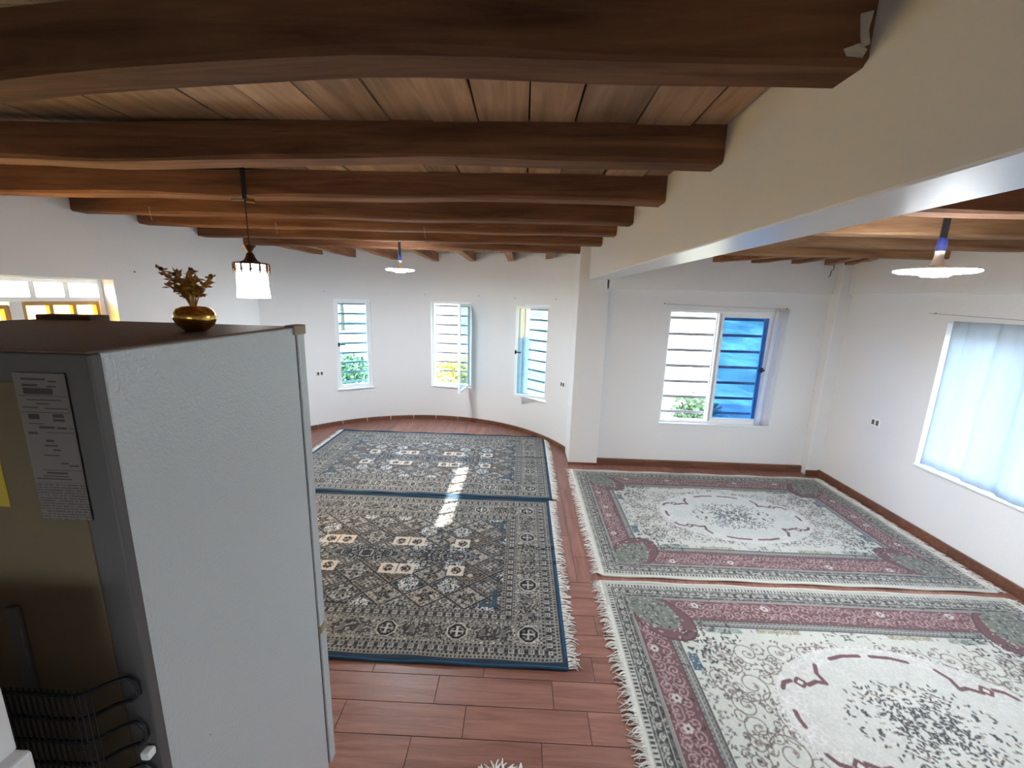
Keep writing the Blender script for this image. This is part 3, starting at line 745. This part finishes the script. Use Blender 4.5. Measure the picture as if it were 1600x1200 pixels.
def make_rug(label, rect, meshdata, L, W, edge, edge_ends, group, seed, rz=0):
    x0, x1, y0, y1 = rect; cx, cy_ = (x0+x1)/2, (y0+y1)/2
    t = thing('rug', label, 'rug', (cx, cy_, 0), rz, group)
    o = bpy.data.objects.new('pile', meshdata); COL.objects.link(o); o.parent = t
    n = 60
    for sy in (-1, 1):                                       # rolled binding on the long sides
        pts = [(-L/2+L*i/n, sy*(W/2+.004), .010+.004*math.sin(i*.55+seed)) for i in range(n+1)]; MB().tube(pts, .009, 6).build('binding', edge, t, True)
    for sx in (-1, 1): MB().box(sx*(L/2-.002)-.016, sx*(L/2-.002)+.016, -W/2, W/2, .002, .0135, .003).build('end_band', edge_ends, t)
    for sx in (-1, 1):
        fo = fringe_mesh(W, .075, seed+sx).build('fringe', 'fringe', t); fo.location = (sx*L/2, 0, 0); fo.rotation_euler = (0, 0, 0 if sx > 0 else math.pi)
        tag(fo, kind='stuff')
    return t
img_b, img_a = rug_cream()*.88, np.clip(.40+(rug_blue()-.46)*1.3, .04, 1)
LB, WB, LA, WA = 2.94, 1.98, 3.06, 1.98
rip_b = lambda X, Y: .002*np.sin(X*5+Y*3)+.0015*np.sin(Y*9)
rip_a = lambda X, Y: .002*np.sin(X*4)*np.sin(Y*5)+.011*np.exp(-((Y-.18)/.035)**2)*np.clip((X-.75)/.5, 0, 1)+.010*np.exp(-((Y+.02)/.03)**2)*np.clip((X-.85)/.5, 0, 1)+.008*np.exp(-((Y+W_ED)/.05)**2)*(1+np.sin(X*13))*.5
W_ED = .97
me_b = rug_mesh('cream_rug_pile', img_b, LB, WB, rip_b); me_a = rug_mesh('blue_rug_pile', img_a, LA, WA, rip_a)
make_rug('blue-edged patchwork rug farther away, beside the curved wall', (-2.70, .36, 4.01, 6.01), me_a, LA, WA, 'blue_edge', 'blue_edge', 'blue-edged lozenge rugs', 1)
make_rug('blue-edged patchwork rug nearer the fridge, its blue front edge wavy', (-2.74, .32, 1.98, 3.98), me_a, LA, WA, 'blue_edge', 'blue_edge', 'blue-edged lozenge rugs', 2)
make_rug('cream and mauve floral rug lying under the sliding window', (.66, 3.60, 2.82, 4.82), me_b, LB, WB, 'cream_edge', 'cream_edge', 'cream floral rugs', 3)
make_rug('cream and mauve floral rug in the right foreground', (.64, 3.58, .76, 2.76), me_b, LB, WB, 'cream_edge', 'cream_edge', 'cream floral rugs', 4)
# small round mat with tassels
mt = thing('round_mat', 'small round mat with white tassels at the bottom edge of the view', 'mat', (-.02, 1.30, 0))
MB().lathe([(.0, .001), (.13, .001), (.14, .006), (.13, .012), (.0, .014)], 40).build('pile', 'blue_edge', mt, True)
b = MB(); r = random.Random(4)
for i in range(150):
    a = 2*math.pi*i/150+r.uniform(-.02, .02); L = r.uniform(.045, .075); da = r.uniform(-.15, .15); v = []
    for k in range(4):
        t = k/3; rr = .13+L*t; aa = a+da*t*t; z = .012*(1-t)+.004+.008*math.sin(t*3.1); w = .0045*(1-.4*t)
        c, s_ = math.cos(aa), math.sin(aa); v += [(rr*c+w*s_, rr*s_-w*c, z), (rr*c, rr*s_, z+.004), (rr*c-w*s_, rr*s_+w*c, z)]
    f = [(k*3+j2, k*3+3+j2, k*3+4+j2, k*3+1+j2) for k in range(3) for j2 in range(2)]; b.add(v, f)
tag(b.build('fringe', 'fringe', mt), kind='stuff')

# ------------------------------------------------------------------ refrigerator seen from behind
FX1, FX0, FY0, FY1, FZ = -.77, -1.645, .71, 1.385, 1.947
def fridge_mat():
    m, nt, b = new_mat('silver_hammered_paint')
    b.inputs['Base Color'].default_value = (*rgb(190, 196, 196), 1); b.inputs['Roughness'].default_value = .27; b.inputs['Metallic'].default_value = .1
    v = coords(nt, (1, 1, 1), randomize=False); n = N(nt, 'ShaderNodeTexNoise'); n.inputs['Scale'].default_value = 130; n.inputs['Detail'].default_value = 2
    nt.links.new(v, n.inputs['Vector']); bp = N(nt, 'ShaderNodeBump'); bp.inputs['Strength'].default_value = .55; bp.inputs['Distance'].default_value = .004
    nt.links.new(n.outputs['Fac'], bp.inputs['Height']); nt.links.new(bp.outputs[0], b.inputs['Normal'])
    # a few dents and specks of chipped paint
    vo = N(nt, 'ShaderNodeTexVoronoi'); vo.inputs['Scale'].default_value = 9; vo.inputs['Randomness'].default_value = 1; nt.links.new(v, vo.inputs['Vector'])
    cr_ = N(nt, 'ShaderNodeMath', operation='LESS_THAN'); cr_.inputs[1].default_value = .018; nt.links.new(vo.outputs['Distance'], cr_.inputs[0])
    mx = N(nt, 'ShaderNodeMix', data_type='RGBA'); mx.inputs['A'].default_value = (*rgb(190, 196, 196), 1); mx.inputs['B'].default_value = (*rgb(70, 70, 68), 1)
    nt.links.new(cr_.outputs[0], mx.inputs['Factor']); nt.links.new(mx.outputs['Result'], b.inputs['Base Color'])
    return m
M['fridge'] = fridge_mat()
M['fridge_top'] = plain('dusty_top_ceiling_tint', rgb(100, 74, 60), .6, var=.25, vscale=7, bump=.1, bscale=90)  # dusty, with the reflected ceiling's brown put into the colour
M['fridge_back'] = plain('beige_back_sheet', rgb(98, 84, 62), .7, var=.08, vscale=3)
M['bezel'] = plain('grey_back_edge', rgb(84, 80, 80), .6)
M['gasket'] = plain('dark_door_gasket', rgb(52, 50, 46), .7)
M['tan_plastic'] = plain('aged_tan_plastic', rgb(150, 134, 104), .5)
fr = thing('refrigerator', 'tall silver refrigerator seen from behind with beige back sheet', 'refrigerator', ((FX0+FX1)/2, (FY0+FY1)/2, 0))
ox, oy = (FX0+FX1)/2, (FY0+FY1)/2
def fbox(name, mat, x0, x1, y0, y1, z0, z1, bev=0, parent=fr):
    return MB().box(x0-ox, x1-ox, y0-oy, y1-oy, z0, z1, bev).build(name, mat, parent)
fbox('cabinet', 'fridge', FX0, FX1, FY0+.02, FY1, .05, FZ-.004, .004)
fbox('top_panel', 'fridge_top', FX0+.004, FX1-.004, FY0, FY1-.002, FZ-.006, FZ, .002)
fbox('back_frame', 'bezel', FX0+.001, FX1-.001, FY0, FY0+.024, .38, FZ-.006, .004)
fbox('back_sheet', 'fridge_back', FX0+.06, FX1-.06, FY0-.003, FY0+.004, .42, FZ-.06, .002)
fbox('back_sheet', 'fridge_back', FX0+.02, FX1-.02, FY0+.10, FY0+.12, .08, .40, .002)
for xx in (FX0+.06, FX1-.1):
    for yy in (FY0+.08, FY1-.08): MB().lathe([(.02, 0), (.024, .01), (.02, .055)], 16, (xx+.02-ox, yy-oy, 0)).build('foot', 'black', fr)
ud = fbox('door', 'fridge', FX0, FX1+.002, FY1+.012, FY1+.058, .752, FZ-.008, .008); ld = fbox('door', 'fridge', FX0, FX1+.004, FY1+.012, FY1+.058, .07, .738, .008)
fbox('gasket', 'gasket', FX0+.012, FX1-.006, FY1-.002, FY1+.014, .76, FZ-.02, 0, ud); fbox('gasket', 'gasket', FX0+.012, FX1-.006, FY1-.002, FY1+.014, .08, .73, 0, ld)
fbox('hinge_cover', 'tan_plastic', FX1-.03, FX1+.006, FY1-.012, FY1+.06, FZ-.03, FZ+.003, .003)
fbox('hinge_cover', 'fridge_top', FX0+.0, FX0+.19, FY1-.02, FY1+.05, FZ-.006, FZ+.016, .004)
fbox('door_hinge', 'tan_plastic', FX1-.02, FX1+.012, FY1+.004, FY1+.05, .735, .757, .003)
# printed sheet on the back: rules, blocks and small marks as flat print
def label_mat():
    m, nt, b = new_mat('printed_energy_sheet'); b.inputs['Roughness'].default_value = .5
    v = coords(nt, (1, 1, 1), 'Generated', False); sp = N(nt, 'ShaderNodeSeparateXYZ'); nt.links.new(v, sp.inputs[0])
    def mth(op, a, b_=None, c=None):
        n = N(nt, 'ShaderNodeMath', operation=op)
        for i, q in enumerate((a, b_, c)):
            if q is None: continue
            if isinstance(q, (int, float)): n.inputs[i].default_value = q
            else: nt.links.new(q, n.inputs[i])
        return n.outputs[0]
    X, Z = sp.outputs['X'], sp.outputs['Z']
    def rect(x0, x1, z0, z1): return mth('MULTIPLY', mth('MULTIPLY', mth('GREATER_THAN', X, x0), mth('LESS_THAN', X, x1)), mth('MULTIPLY', mth('GREATER_THAN', Z, z0), mth('LESS_THAN', Z, z1)))
    tot = None
    rects = [(.15,.62,.955,.968),(.66,.82,.945,.955),(.15,.45,.915,.930),(.62,.80,.912,.922),(.15,.72,.865,.905),(.05,.98,.853,.857),(.18,.85,.825,.832),(.35,.6,.80,.808),(.08,.38,.775,.782),(.5,.95,.77,.777),
             (.05,.98,.745,.749),(.15,.36,.70,.735),(.62,.84,.715,.738),(.62,.84,.69,.705),(.12,.42,.668,.674),(.32,.62,.64,.655),(.66,.85,.638,.652),(.90,.98,.64,.646),(.45,.98,.612,.616),(.08,.26,.60,.615),(.40,.55,.55,.565),(.35,.6,.52,.53),(.5,.65,.49,.50),
             (.3,.6,.455,.462),(.60,.75,.40,.41),(.75,.95,.385,.395),(.2,.98,.355,.359),(.28,.7,.33,.342),(.2,.7,.31,.317),(.05,.75,.29,.298)]
    for rc in rects:
        k = rect(*rc); tot = k if tot is None else mth('MAXIMUM', tot, k)
    # dense small print in the lower third
    nz = N(nt, 'ShaderNodeTexNoise'); nz.inputs['Scale'].default_value = 26; nt.links.new(v, nz.inputs['Vector'])
    rows = mth('GREATER_THAN', mth('SINE', mth('MULTIPLY', Z, 330.0)), .1)
    pr = mth('MULTIPLY', mth('MULTIPLY', rows, mth('GREATER_THAN', nz.outputs['Fac'], .45)), mth('LESS_THAN', Z, .27))
    tot = mth('MAXIMUM', tot, mth('MULTIPLY', pr, .75))
    mx = N(nt, 'ShaderNodeMix', data_type='RGBA'); mx.inputs['A'].default_value = (*rgb(108, 101, 98), 1); mx.inputs['B'].default_value = (*rgb(52, 42, 42), 1)
    nt.links.new(tot, mx.inputs['Factor']); nt.links.new(mx.outputs['Result'], b.inputs['Base Color']); return m
M['label'] = label_mat()
st = fbox('printed_sheet', 'label', -.915, -.818, FY0-.0045, FY0-.0035, 1.617, 1.905)
tag(st, 'grey printed data sheet')
tag(fbox('yellow_sticker', plain('yellow_sticker', rgb(170, 144, 46), .5), -1.10, -.975, FY0-.0045, FY0-.0035, 1.64, 1.76), 'yellow sticker')
# condenser: serpentine tube with fine vertical wires, black
pts = []; zz = 1.262; CY = FY0-.055; xa, xb = -1.56, -.80
for k in range(13):
    sgn = k % 2; A, B = (xa, xb) if sgn == 0 else (xb, xa)
    row = []
    xs_ = [xa, -1.3, -1.05, -.90, -.865, -.845, -.825, -.805, xb]
    for x in (xs_ if sgn == 0 else xs_[::-1]):
        tt = min(1, max(0, (x+.865)/.06)); row.append((x, CY+.045*tt*tt*(3-2*tt), zz))
    pts += row
    if k < 12:
        x = B+(.014 if sgn == 0 else -.014); yb = CY+(.045 if sgn == 0 else 0)
        pts += [(x, yb, zz-.015), (x, yb, zz-.042)]; zz -= .057
cd_ = MB().tube([(p[0]-ox, p[1]-oy, p[2]) for p in pts], .0042, 8).build('condenser_tube', 'black', fr, True)
w = MB()
for i in range(57):
    x = -1.54+i*.0125
    w.box(x-ox-.0008, x-ox+.0008, CY-oy-.006, CY-oy-.0044, .45, 1.27); w.box(x-ox-.0008, x-ox+.0008, CY-oy+.0044, CY-oy+.006, .45, 1.27)
tag(w.build('condenser_wire', 'black', fr), kind='stuff')
fbox('tube_clip', 'white_plastic', -.795, -.775, FY0-.022, FY0-.002, 1.06, 1.08, .004)
fbox('condenser_bracket', 'bezel', -1.03, -1.005, FY0-.012, FY0-.002, 1.20, 1.42, .003)

# ------------------------------------------------------------------ vase and golden sprigs on the fridge
vx, vy = -.905, 1.13
va = thing('vase', 'squat polished gold vase on top of the refrigerator', 'vase', (vx, vy, FZ))
MB().lathe([(.0, .001), (.025, .001), (.029, .004), (.043, .017), (.0495, .033), (.0485, .046), (.040, .060), (.027, .066), (.018, .067), (.016, .062), (.0, .060)], 48).build('body', 'gold', va, True)
bq = thing('artificial_flowers', 'bunch of matt gold artificial sprigs with dark berries in the vase', 'flowers', (vx, vy, FZ+.0672))
r = random.Random(12)
tips = [(-.088, .0, .095), (-.058, .01, .082), (-.03, -.01, .085), (-.005, .012, .095), (.012, -.01, .088), (.065, .0, .078), (.04, .015, .06), (-.05, -.015, .05), (.03, -.015, .07), (-.02, .02, .07), (-.04, .005, .065), (.02, .01, .05), (-.07, .01, .07), (0, -.012, .06)]
for i, tp in enumerate(tips):
    tp = Vector((tp[0]*.88, tp[1], tp[2]*.98)); p0 = Vector((tp.x*.12, tp.y*.12, .0005)); mid = p0.lerp(tp, .55)+Vector((-tp.x*.15, 0, .012))
    pts = [p0.lerp(mid, t)*(1-t)+mid.lerp(tp, t)*t for t in [k/6 for k in range(7)]]
    s = MB().tube(pts, .0016, 6).build('stem', 'old_gold', bq, True)
    for k in range(2, 7):
        for q in range(5):
            p = pts[k]; d = Vector((r.uniform(-1, 1), r.uniform(-1, 1), r.uniform(-.3, 1))).normalized(); L = r.uniform(.014, .024); sd = d.cross(Vector((0, 0, 1))).normalized()*L*.33; up_ = d.cross(sd).normalized()*.0015
            v = [p, p+d*L*.5+sd+up_, p+d*L, p+d*L*.5-sd+up_, p+d*L*.5-up_*1.5]
            MB().add(v, [(0,1,4), (1,2,4), (2,3,4), (3,0,4), (0,3,2,1)]).build('leaf', 'old_gold', s)
    if i < 6:
        MB().lathe([(.0, -.006), (.004, -.0045), (.006, 0), (.0045, .0045), (.0, .006)], 12, tuple(tp+Vector((0, 0, .004)))).build('berry', 'plum', s, True)

# ------------------------------------------------------------------ lamps
def led_lamp(label, x, y, z, ztop, r=.16):
    t = thing('led_lamp', label, 'lamp', (x, y, z), 0, 'hanging white disc lamps')
    MB().lathe([(.0, -.030), (.05, -.028), (.062, -.020), (.07, -.012), (r*.9, -.010), (r, -.003), (r, .002), (r*.97, .003), (.0, .003)], 56).build('diffuser', 'led', t, True)
    MB().lathe([(.0, .0035), (r*.96, .0035), (r*.9, .010), (.05, .016), (.03, .03), (.0, .032)], 56).build('housing', 'white_plastic', t, True)
    MB().lathe([(.030, .026), (.024, .05), (.019, .07), (.019, .10), (.014, .102)], 28).build('socket', 'white_plastic', t, True)
    MB().box(-.014, .014, -.008, .008, .135, ztop-z, .003).build('hanging_strap', 'black', t)
    MB().lathe([(.017, .095), (.02, .10), (.019, .125), (.021, .13), (.018, .16), (.012, .165)], 16).build('tape_wrap', 'blue_tape', t, True)
    return t
led_lamp('glowing white disc lamp hanging in front of the curved wall', -1.40, 4.76, 2.335, CZ_L, .155)
led_lamp('glowing white disc lamp on a wide black strap, right of the girder', 2.10, 2.26, 2.255, CZ_R, .165)
px_, py_ = -1.545, 2.38
pl = thing('pendant_lamp', 'small lantern pendant with dark metal cap and glowing glass shade', 'lamp', (px_, py_, 2.02))
zt = CZ_L-2.02
MB().box(-.012, .012, -.006, .006, .53, zt+.005, .003).build('hanging_strap', 'black', pl)
MB().box(-.075, -.005, -.006, .006, .520, .530, .002).box(-.02, .055, -.005, .005, .545, .552, .002).build('hook_plate', 'tan_plastic', pl)
MB().box(.008, .022, -.008, .008, .515, .535, .002).box(.025, .037, -.008, .008, .513, .533, .002).box(.040, .052, -.008, .008, .511, .531, .002).build('terminal_block', 'brass', pl)
MB().tube([(0, 0, .53), (0, 0, .28)], .0035, 8).build('rod', 'bronze', pl, True)
MB().lathe([(.002, .288), (.034, .288), (.032, .282), (.014, .258), (.012, .25), (.016, .246)], 28).build('finial', 'bronze', pl, True)
MB().lathe([(.014, .248), (.020, .24), (.024, .225), (.034, .208), (.050, .198), (.086, .193), (.088, .186), (.084, .185)], 32).build('cap', 'bronze', pl, True)
sh = MB().lathe([(.074, .006), (.080, .0), (.084, .002), (.082, .012), (.079, .06), (.077, .12), (.076, .186), (.070, .186)], 40).build('shade', 'shade', pl, True)
b = MB(); n = 12
for i in range(n):                                     # pierced metal skirt: drops and scrolls
    a = 2*math.pi*i/n; a2 = 2*math.pi*(i+1)/n; am = (a+a2)/2; R = .0865
    def P_(an, z): return (R*math.cos(an), R*math.sin(an), z)
    b.tube([P_(a, .190), P_(a, .165), P_(a, .135)], [.005, .006, .003], 6)
    b.tube([P_(a+.02+(a2-a)*t, .165-.022*math.sin(t*math.pi)) for t in [k/6 for k in range(7)]], .003, 5)
    b.tube([P_(am+.12*math.cos(k), .168+.012*math.sin(k)) for k in [j2*.7 for j2 in range(10)]], .0026, 5)
b.tube([P_(k*2*math.pi/32, .188) for k in range(33)], .003, 6)
b.build('filigree_skirt', 'bronze', pl, True)
def lamp_light(loc, watts, rad):
    l = bpy.data.lights.new('lamp_glow', 'POINT'); l.energy = watts; l.shadow_soft_size = rad; l.color = (1, .98, .95)
    o = bpy.data.objects.new('lamp_glow', l); COL.objects.link(o); o.location = loc

# ------------------------------------------------------------------ curtains, cords, nails, sockets
def curtain(name, label, n, fn, mat, loc=(0, 0, 0), rz=0, nz=14):
    v = []; f = []
    for i in range(n+1):
        for k in range(nz+1): v.append(fn(i/n, k/nz))
    for i in range(n):
        for k in range(nz): a = i*(nz+1)+k; f.append((a, a+nz+1, a+nz+2, a+1))
    o = MB().add(v, f).build(name, mat, None, True); o.location = loc; o.rotation_euler = (0, 0, rz)
    sm = o.modifiers.new('thickness', 'SOLIDIFY'); sm.thickness = .0012
    return tag(o, label, 'curtain')
def fold(t, z): return .014*math.sin(t*38+.7*math.sin(z*3))+.009*math.sin(t*83+1.2)+.012*(1-z)*math.sin(t*19)
curtain('window_curtain', 'sheer white curtain covering the right wall window', 110,
        lambda t, z: (XR-.030+fold(t, z), 3.715-1.54*t, .67+1.30*z+.012*math.sin(t*9)*(1-z)), 'sheer')
curtain('window_curtain', 'narrow sheer curtain gathered at the right of the sliding window', 30,
        lambda t, z: (2.93+.15*t+.06*(z-.5)+.02*(1-z)*math.sin(t*7), YF-.045+.012*math.sin(t*30+z*2), .60+1.41*z), 'sheer_thin')
def cord(name, label, pts, r, mat, cat='cord'):
    return tag(MB().tube(pts, r, 6).build(name, mat, None, True), label, cat)
M['string'] = plain('pale_string', rgb(190, 176, 150), .8)
M['wire_grey'] = plain('grey_wire', rgb(130, 130, 132), .5)
cord('curtain_wire', 'thin curtain wire stretched above the sliding window', [(1.64, YF-.05, 2.045), (2.3, YF-.05, 2.03), (3.10, YF-.05, 2.02)], .002, 'wire_grey', 'wire')
cord('curtain_wire', 'thin curtain wire stretched above the right wall window', [(XR-.05, 3.92, 2.03), (XR-.05, 3.1, 2.0), (XR-.05, 2.15, 2.02)], .002, 'wire_grey', 'wire')
cord('bent_wire', 'short bent black wire hanging below the ceiling at the right corner', [(3.50, YF-.07, 2.535), (3.50, YF-.08, 2.48), (3.475, YF-.08, 2.46), (3.47, YF-.08, 2.41), (3.455, YF-.08, 2.395)], .004, 'dark_metal', 'wire')
for lab, x, y, z, L in (('pale string hanging under the beam nearest the left wall window', -2.72, 3.10, 2.60, .09), ('pale string hanging from a beam in front of the disc lamp', -.86, 3.64, 2.60, .10),
                        ('short pale string hanging from a beam left of the pendant', -2.12, 3.64, 2.60, .09)):
    cord('string', lab, [(x, y, z+.03), (x+.005, y-.004, z-.02), (x+.015, y-.006, z+.03-L)], .0016, 'string')
def nail(label, p, d):
    p = Vector(p); d = Vector(d).normalized()
    o = MB().tube([p-d*.012, p+d*.012, p+d*.0125, p+d*.015], [.0022, .0022, .006, .006], 8).build('nail', 'dark_metal'); tag(o, label, 'nail', 'nails above the windows')
def apse_pt(a, z): a = math.radians(a); return (ACX+AR*math.sin(a), ACY+AR*math.cos(a), z), (-math.sin(a), -math.cos(a), 0)
for lab, a, z in (('nail left of the leftmost curved-wall window', -42.0, 2.08), ('nail at upper left of the middle curved-wall window', -4.0, 2.08), ('nail at upper right of the middle curved-wall window', 18.5, 2.08),
                  ('nail at upper left of the rightmost curved-wall window', 35.0, 2.06), ('nail at upper right of the rightmost curved-wall window', 55.5, 2.06)):
    nail(lab, *apse_pt(a, z))
nail('nail holding the wire left of the sliding window', (1.66, YF, 2.05), (0, -1, 0)); nail('nail holding the gathered curtain at the sliding window', (3.09, YF, 2.03), (0, -1, 0))
nail('nail holding the curtain wire on the right wall', (XR, 3.90, 2.03), (-1, 0, 0)); nail('lone nail in the left wall above the vase', (XL, 3.55, 2.19), (1, 0, 0))
def socket(label, loc, rz):
    t = thing('wall_socket', label, 'socket', loc, rz)
    MB().box(-.055, .055, -.010, .001, -.04, .04, .004).build('plate', 'white_plastic', t)
    for sx in (-1, 1): MB().box(sx*.026-.016, sx*.026+.016, -.0125, -.009, -.026, .026, .002).build('outlet', 'bezel', t)
a = math.radians(61.6); socket('white double socket beside the rightmost curved-wall window', (ACX+AR*math.sin(a), ACY+AR*math.cos(a), .92), -a)
a = math.radians(-45.5); socket('white socket on the curved wall beside the fridge edge', (ACX+AR*math.sin(a), ACY+AR*math.cos(a), .86), -a)
socket('white double socket on the right wall before the curtained window', (XR, 4.28, .89), -math.pi/2)

# ------------------------------------------------------------------ outdoors: hillside, bushes, trees
def terrain():
    rng = np.random.default_rng(2); nx, ny = 130, 130
    xs = np.linspace(-34, 40, nx); ys = np.linspace(-30, 46, ny); X, Y = np.meshgrid(xs, ys, indexing='ij')
    dist = np.maximum(0, np.maximum(np.maximum(-3.9-X, X-4.2), np.maximum(-2-Y, Y-7.1)))
    up = np.clip((Y+.35*X-4)/10, 0, 6)
    Z = -.35+.02*dist+np.where(dist > 1.5, (dist-1.5)*.17*np.clip(up, 0, 1), 0)
    Z += np.clip(dist-1, 0, 4)/4*(.5*(vnoise(X.shape, 9, rng)-.5)+.35*(vnoise(X.shape, 3, rng)-.5)+.18*(rng.random(X.shape)-.5))
    v = np.stack([X, Y, Z], -1).reshape(-1, 3); i = np.arange(nx-1)[:, None]*ny+np.arange(ny-1)[None]
    q = np.stack([i, i+ny, i+ny+1, i+1], -1).reshape(-1, 4)
    m_, nt, b = new_mat('rocky_hillside'); b.inputs['Roughness'].default_value = .95
    vv = coords(nt, (1, 1, 1), randomize=False); n = N(nt, 'ShaderNodeTexNoise'); n.inputs['Scale'].default_value = .5; n.inputs['Detail'].default_value = 9; n.inputs['Roughness'].default_value = .7
    nt.links.new(vv, n.inputs['Vector']); r_ = N(nt, 'ShaderNodeValToRGB'); el = r_.color_ramp.elements
    el[0].position = .36; el[0].color = (*rgb(50, 60, 36), 1); el[1].position = .62; el[1].color = (*rgb(136, 133, 126), 1)
    e = el.new(.47); e.color = (*rgb(78, 82, 60), 1); e = el.new(.54); e.color = (*rgb(108, 104, 94), 1)
    nt.links.new(n.outputs['Fac'], r_.inputs[0]); nt.links.new(r_.outputs[0], b.inputs['Base Color'])
    M['hill'] = m_
    return tag(MB().add(v.tolist(), q.tolist()).build('hillside', 'hill', None, True), 'pale rocky hillside outside the windows', kind='structure')
terrain()
def ground_z(x, y):
    dist = max(0, max(max(-3.9-x, x-4.2), max(-2-y, y-7.1))); up = min(max((y+.35*x-4)/10, 0), 1)
    return -.35+.02*dist+(max(0, dist-1.5)*.17*up)
def leafy(name, label, cat, x, y, h, rad, n, mat, trunk, seed, group):
    r = random.Random(seed); z = ground_z(x, y)
    t = thing(name, label, cat, (x, y, z), 0, group); b = MB()
    for i in range(n):
        u = Vector((r.gauss(0, 1), r.gauss(0, 1), r.gauss(0, 1))).normalized()*(r.random()**.45)
        p = Vector((u.x*rad, u.y*rad, trunk+(h-trunk)*(.5+.5*u.z))); d = Vector((r.gauss(0, 1), r.gauss(0, 1), r.gauss(0, .6))).normalized(); s_ = d.orthogonal().normalized()
        L = r.uniform(.06, .14); b.add([p, p+d*L*.5+s_*L*.3, p+d*L, p+d*L*.5-s_*L*.3], [(0, 1, 2, 3)])
    tag(b.build('foliage', mat, t), kind='stuff')
    MB().tube([(0, 0, -.2), (.03, .02, trunk*.6+.1), (-.02, .03, trunk+(h-trunk)*.6)], [.09*h/4+.02, .07*h/4+.015, .02], 8).build('trunk', 'bark', t, True)
leafy('bush', 'yellow-green bush just outside the middle curved-wall window', 'bush', -1.45, 9.6, .95, .75, 1500, 'yellow_leaf', .1, 1, 'bushes outside')
leafy('bush', 'green bush outside the leftmost curved-wall window', 'bush', -4.3, 9.4, 1.0, .8, 1500, 'green_leaf', .1, 2, 'bushes outside')
leafy('bush', 'low green bush outside the sliding window', 'bush', 3.1, 7.2, .85, .4, 700, 'green_leaf', .1, 3, 'bushes outside')
leafy('tree', 'leafy tree seen through the leftmost curved-wall window', 'tree', -6.6, 15.0, 3.4, 1.5, 3000, 'green_leaf', .9, 4, 'trees on the hillside')
leafy('tree', 'leafy tree up the slope behind the leftmost curved-wall window', 'tree', -9.6, 21.0, 4.0, 2.0, 3000, 'green_leaf', 1.0, 5, 'trees on the hillside')
leafy('tree', 'leafy tree seen through the rightmost curved-wall window', 'tree', 2.0, 17.0, 3.0, 1.4, 2500, 'green_leaf', .8, 6, 'trees on the hillside')
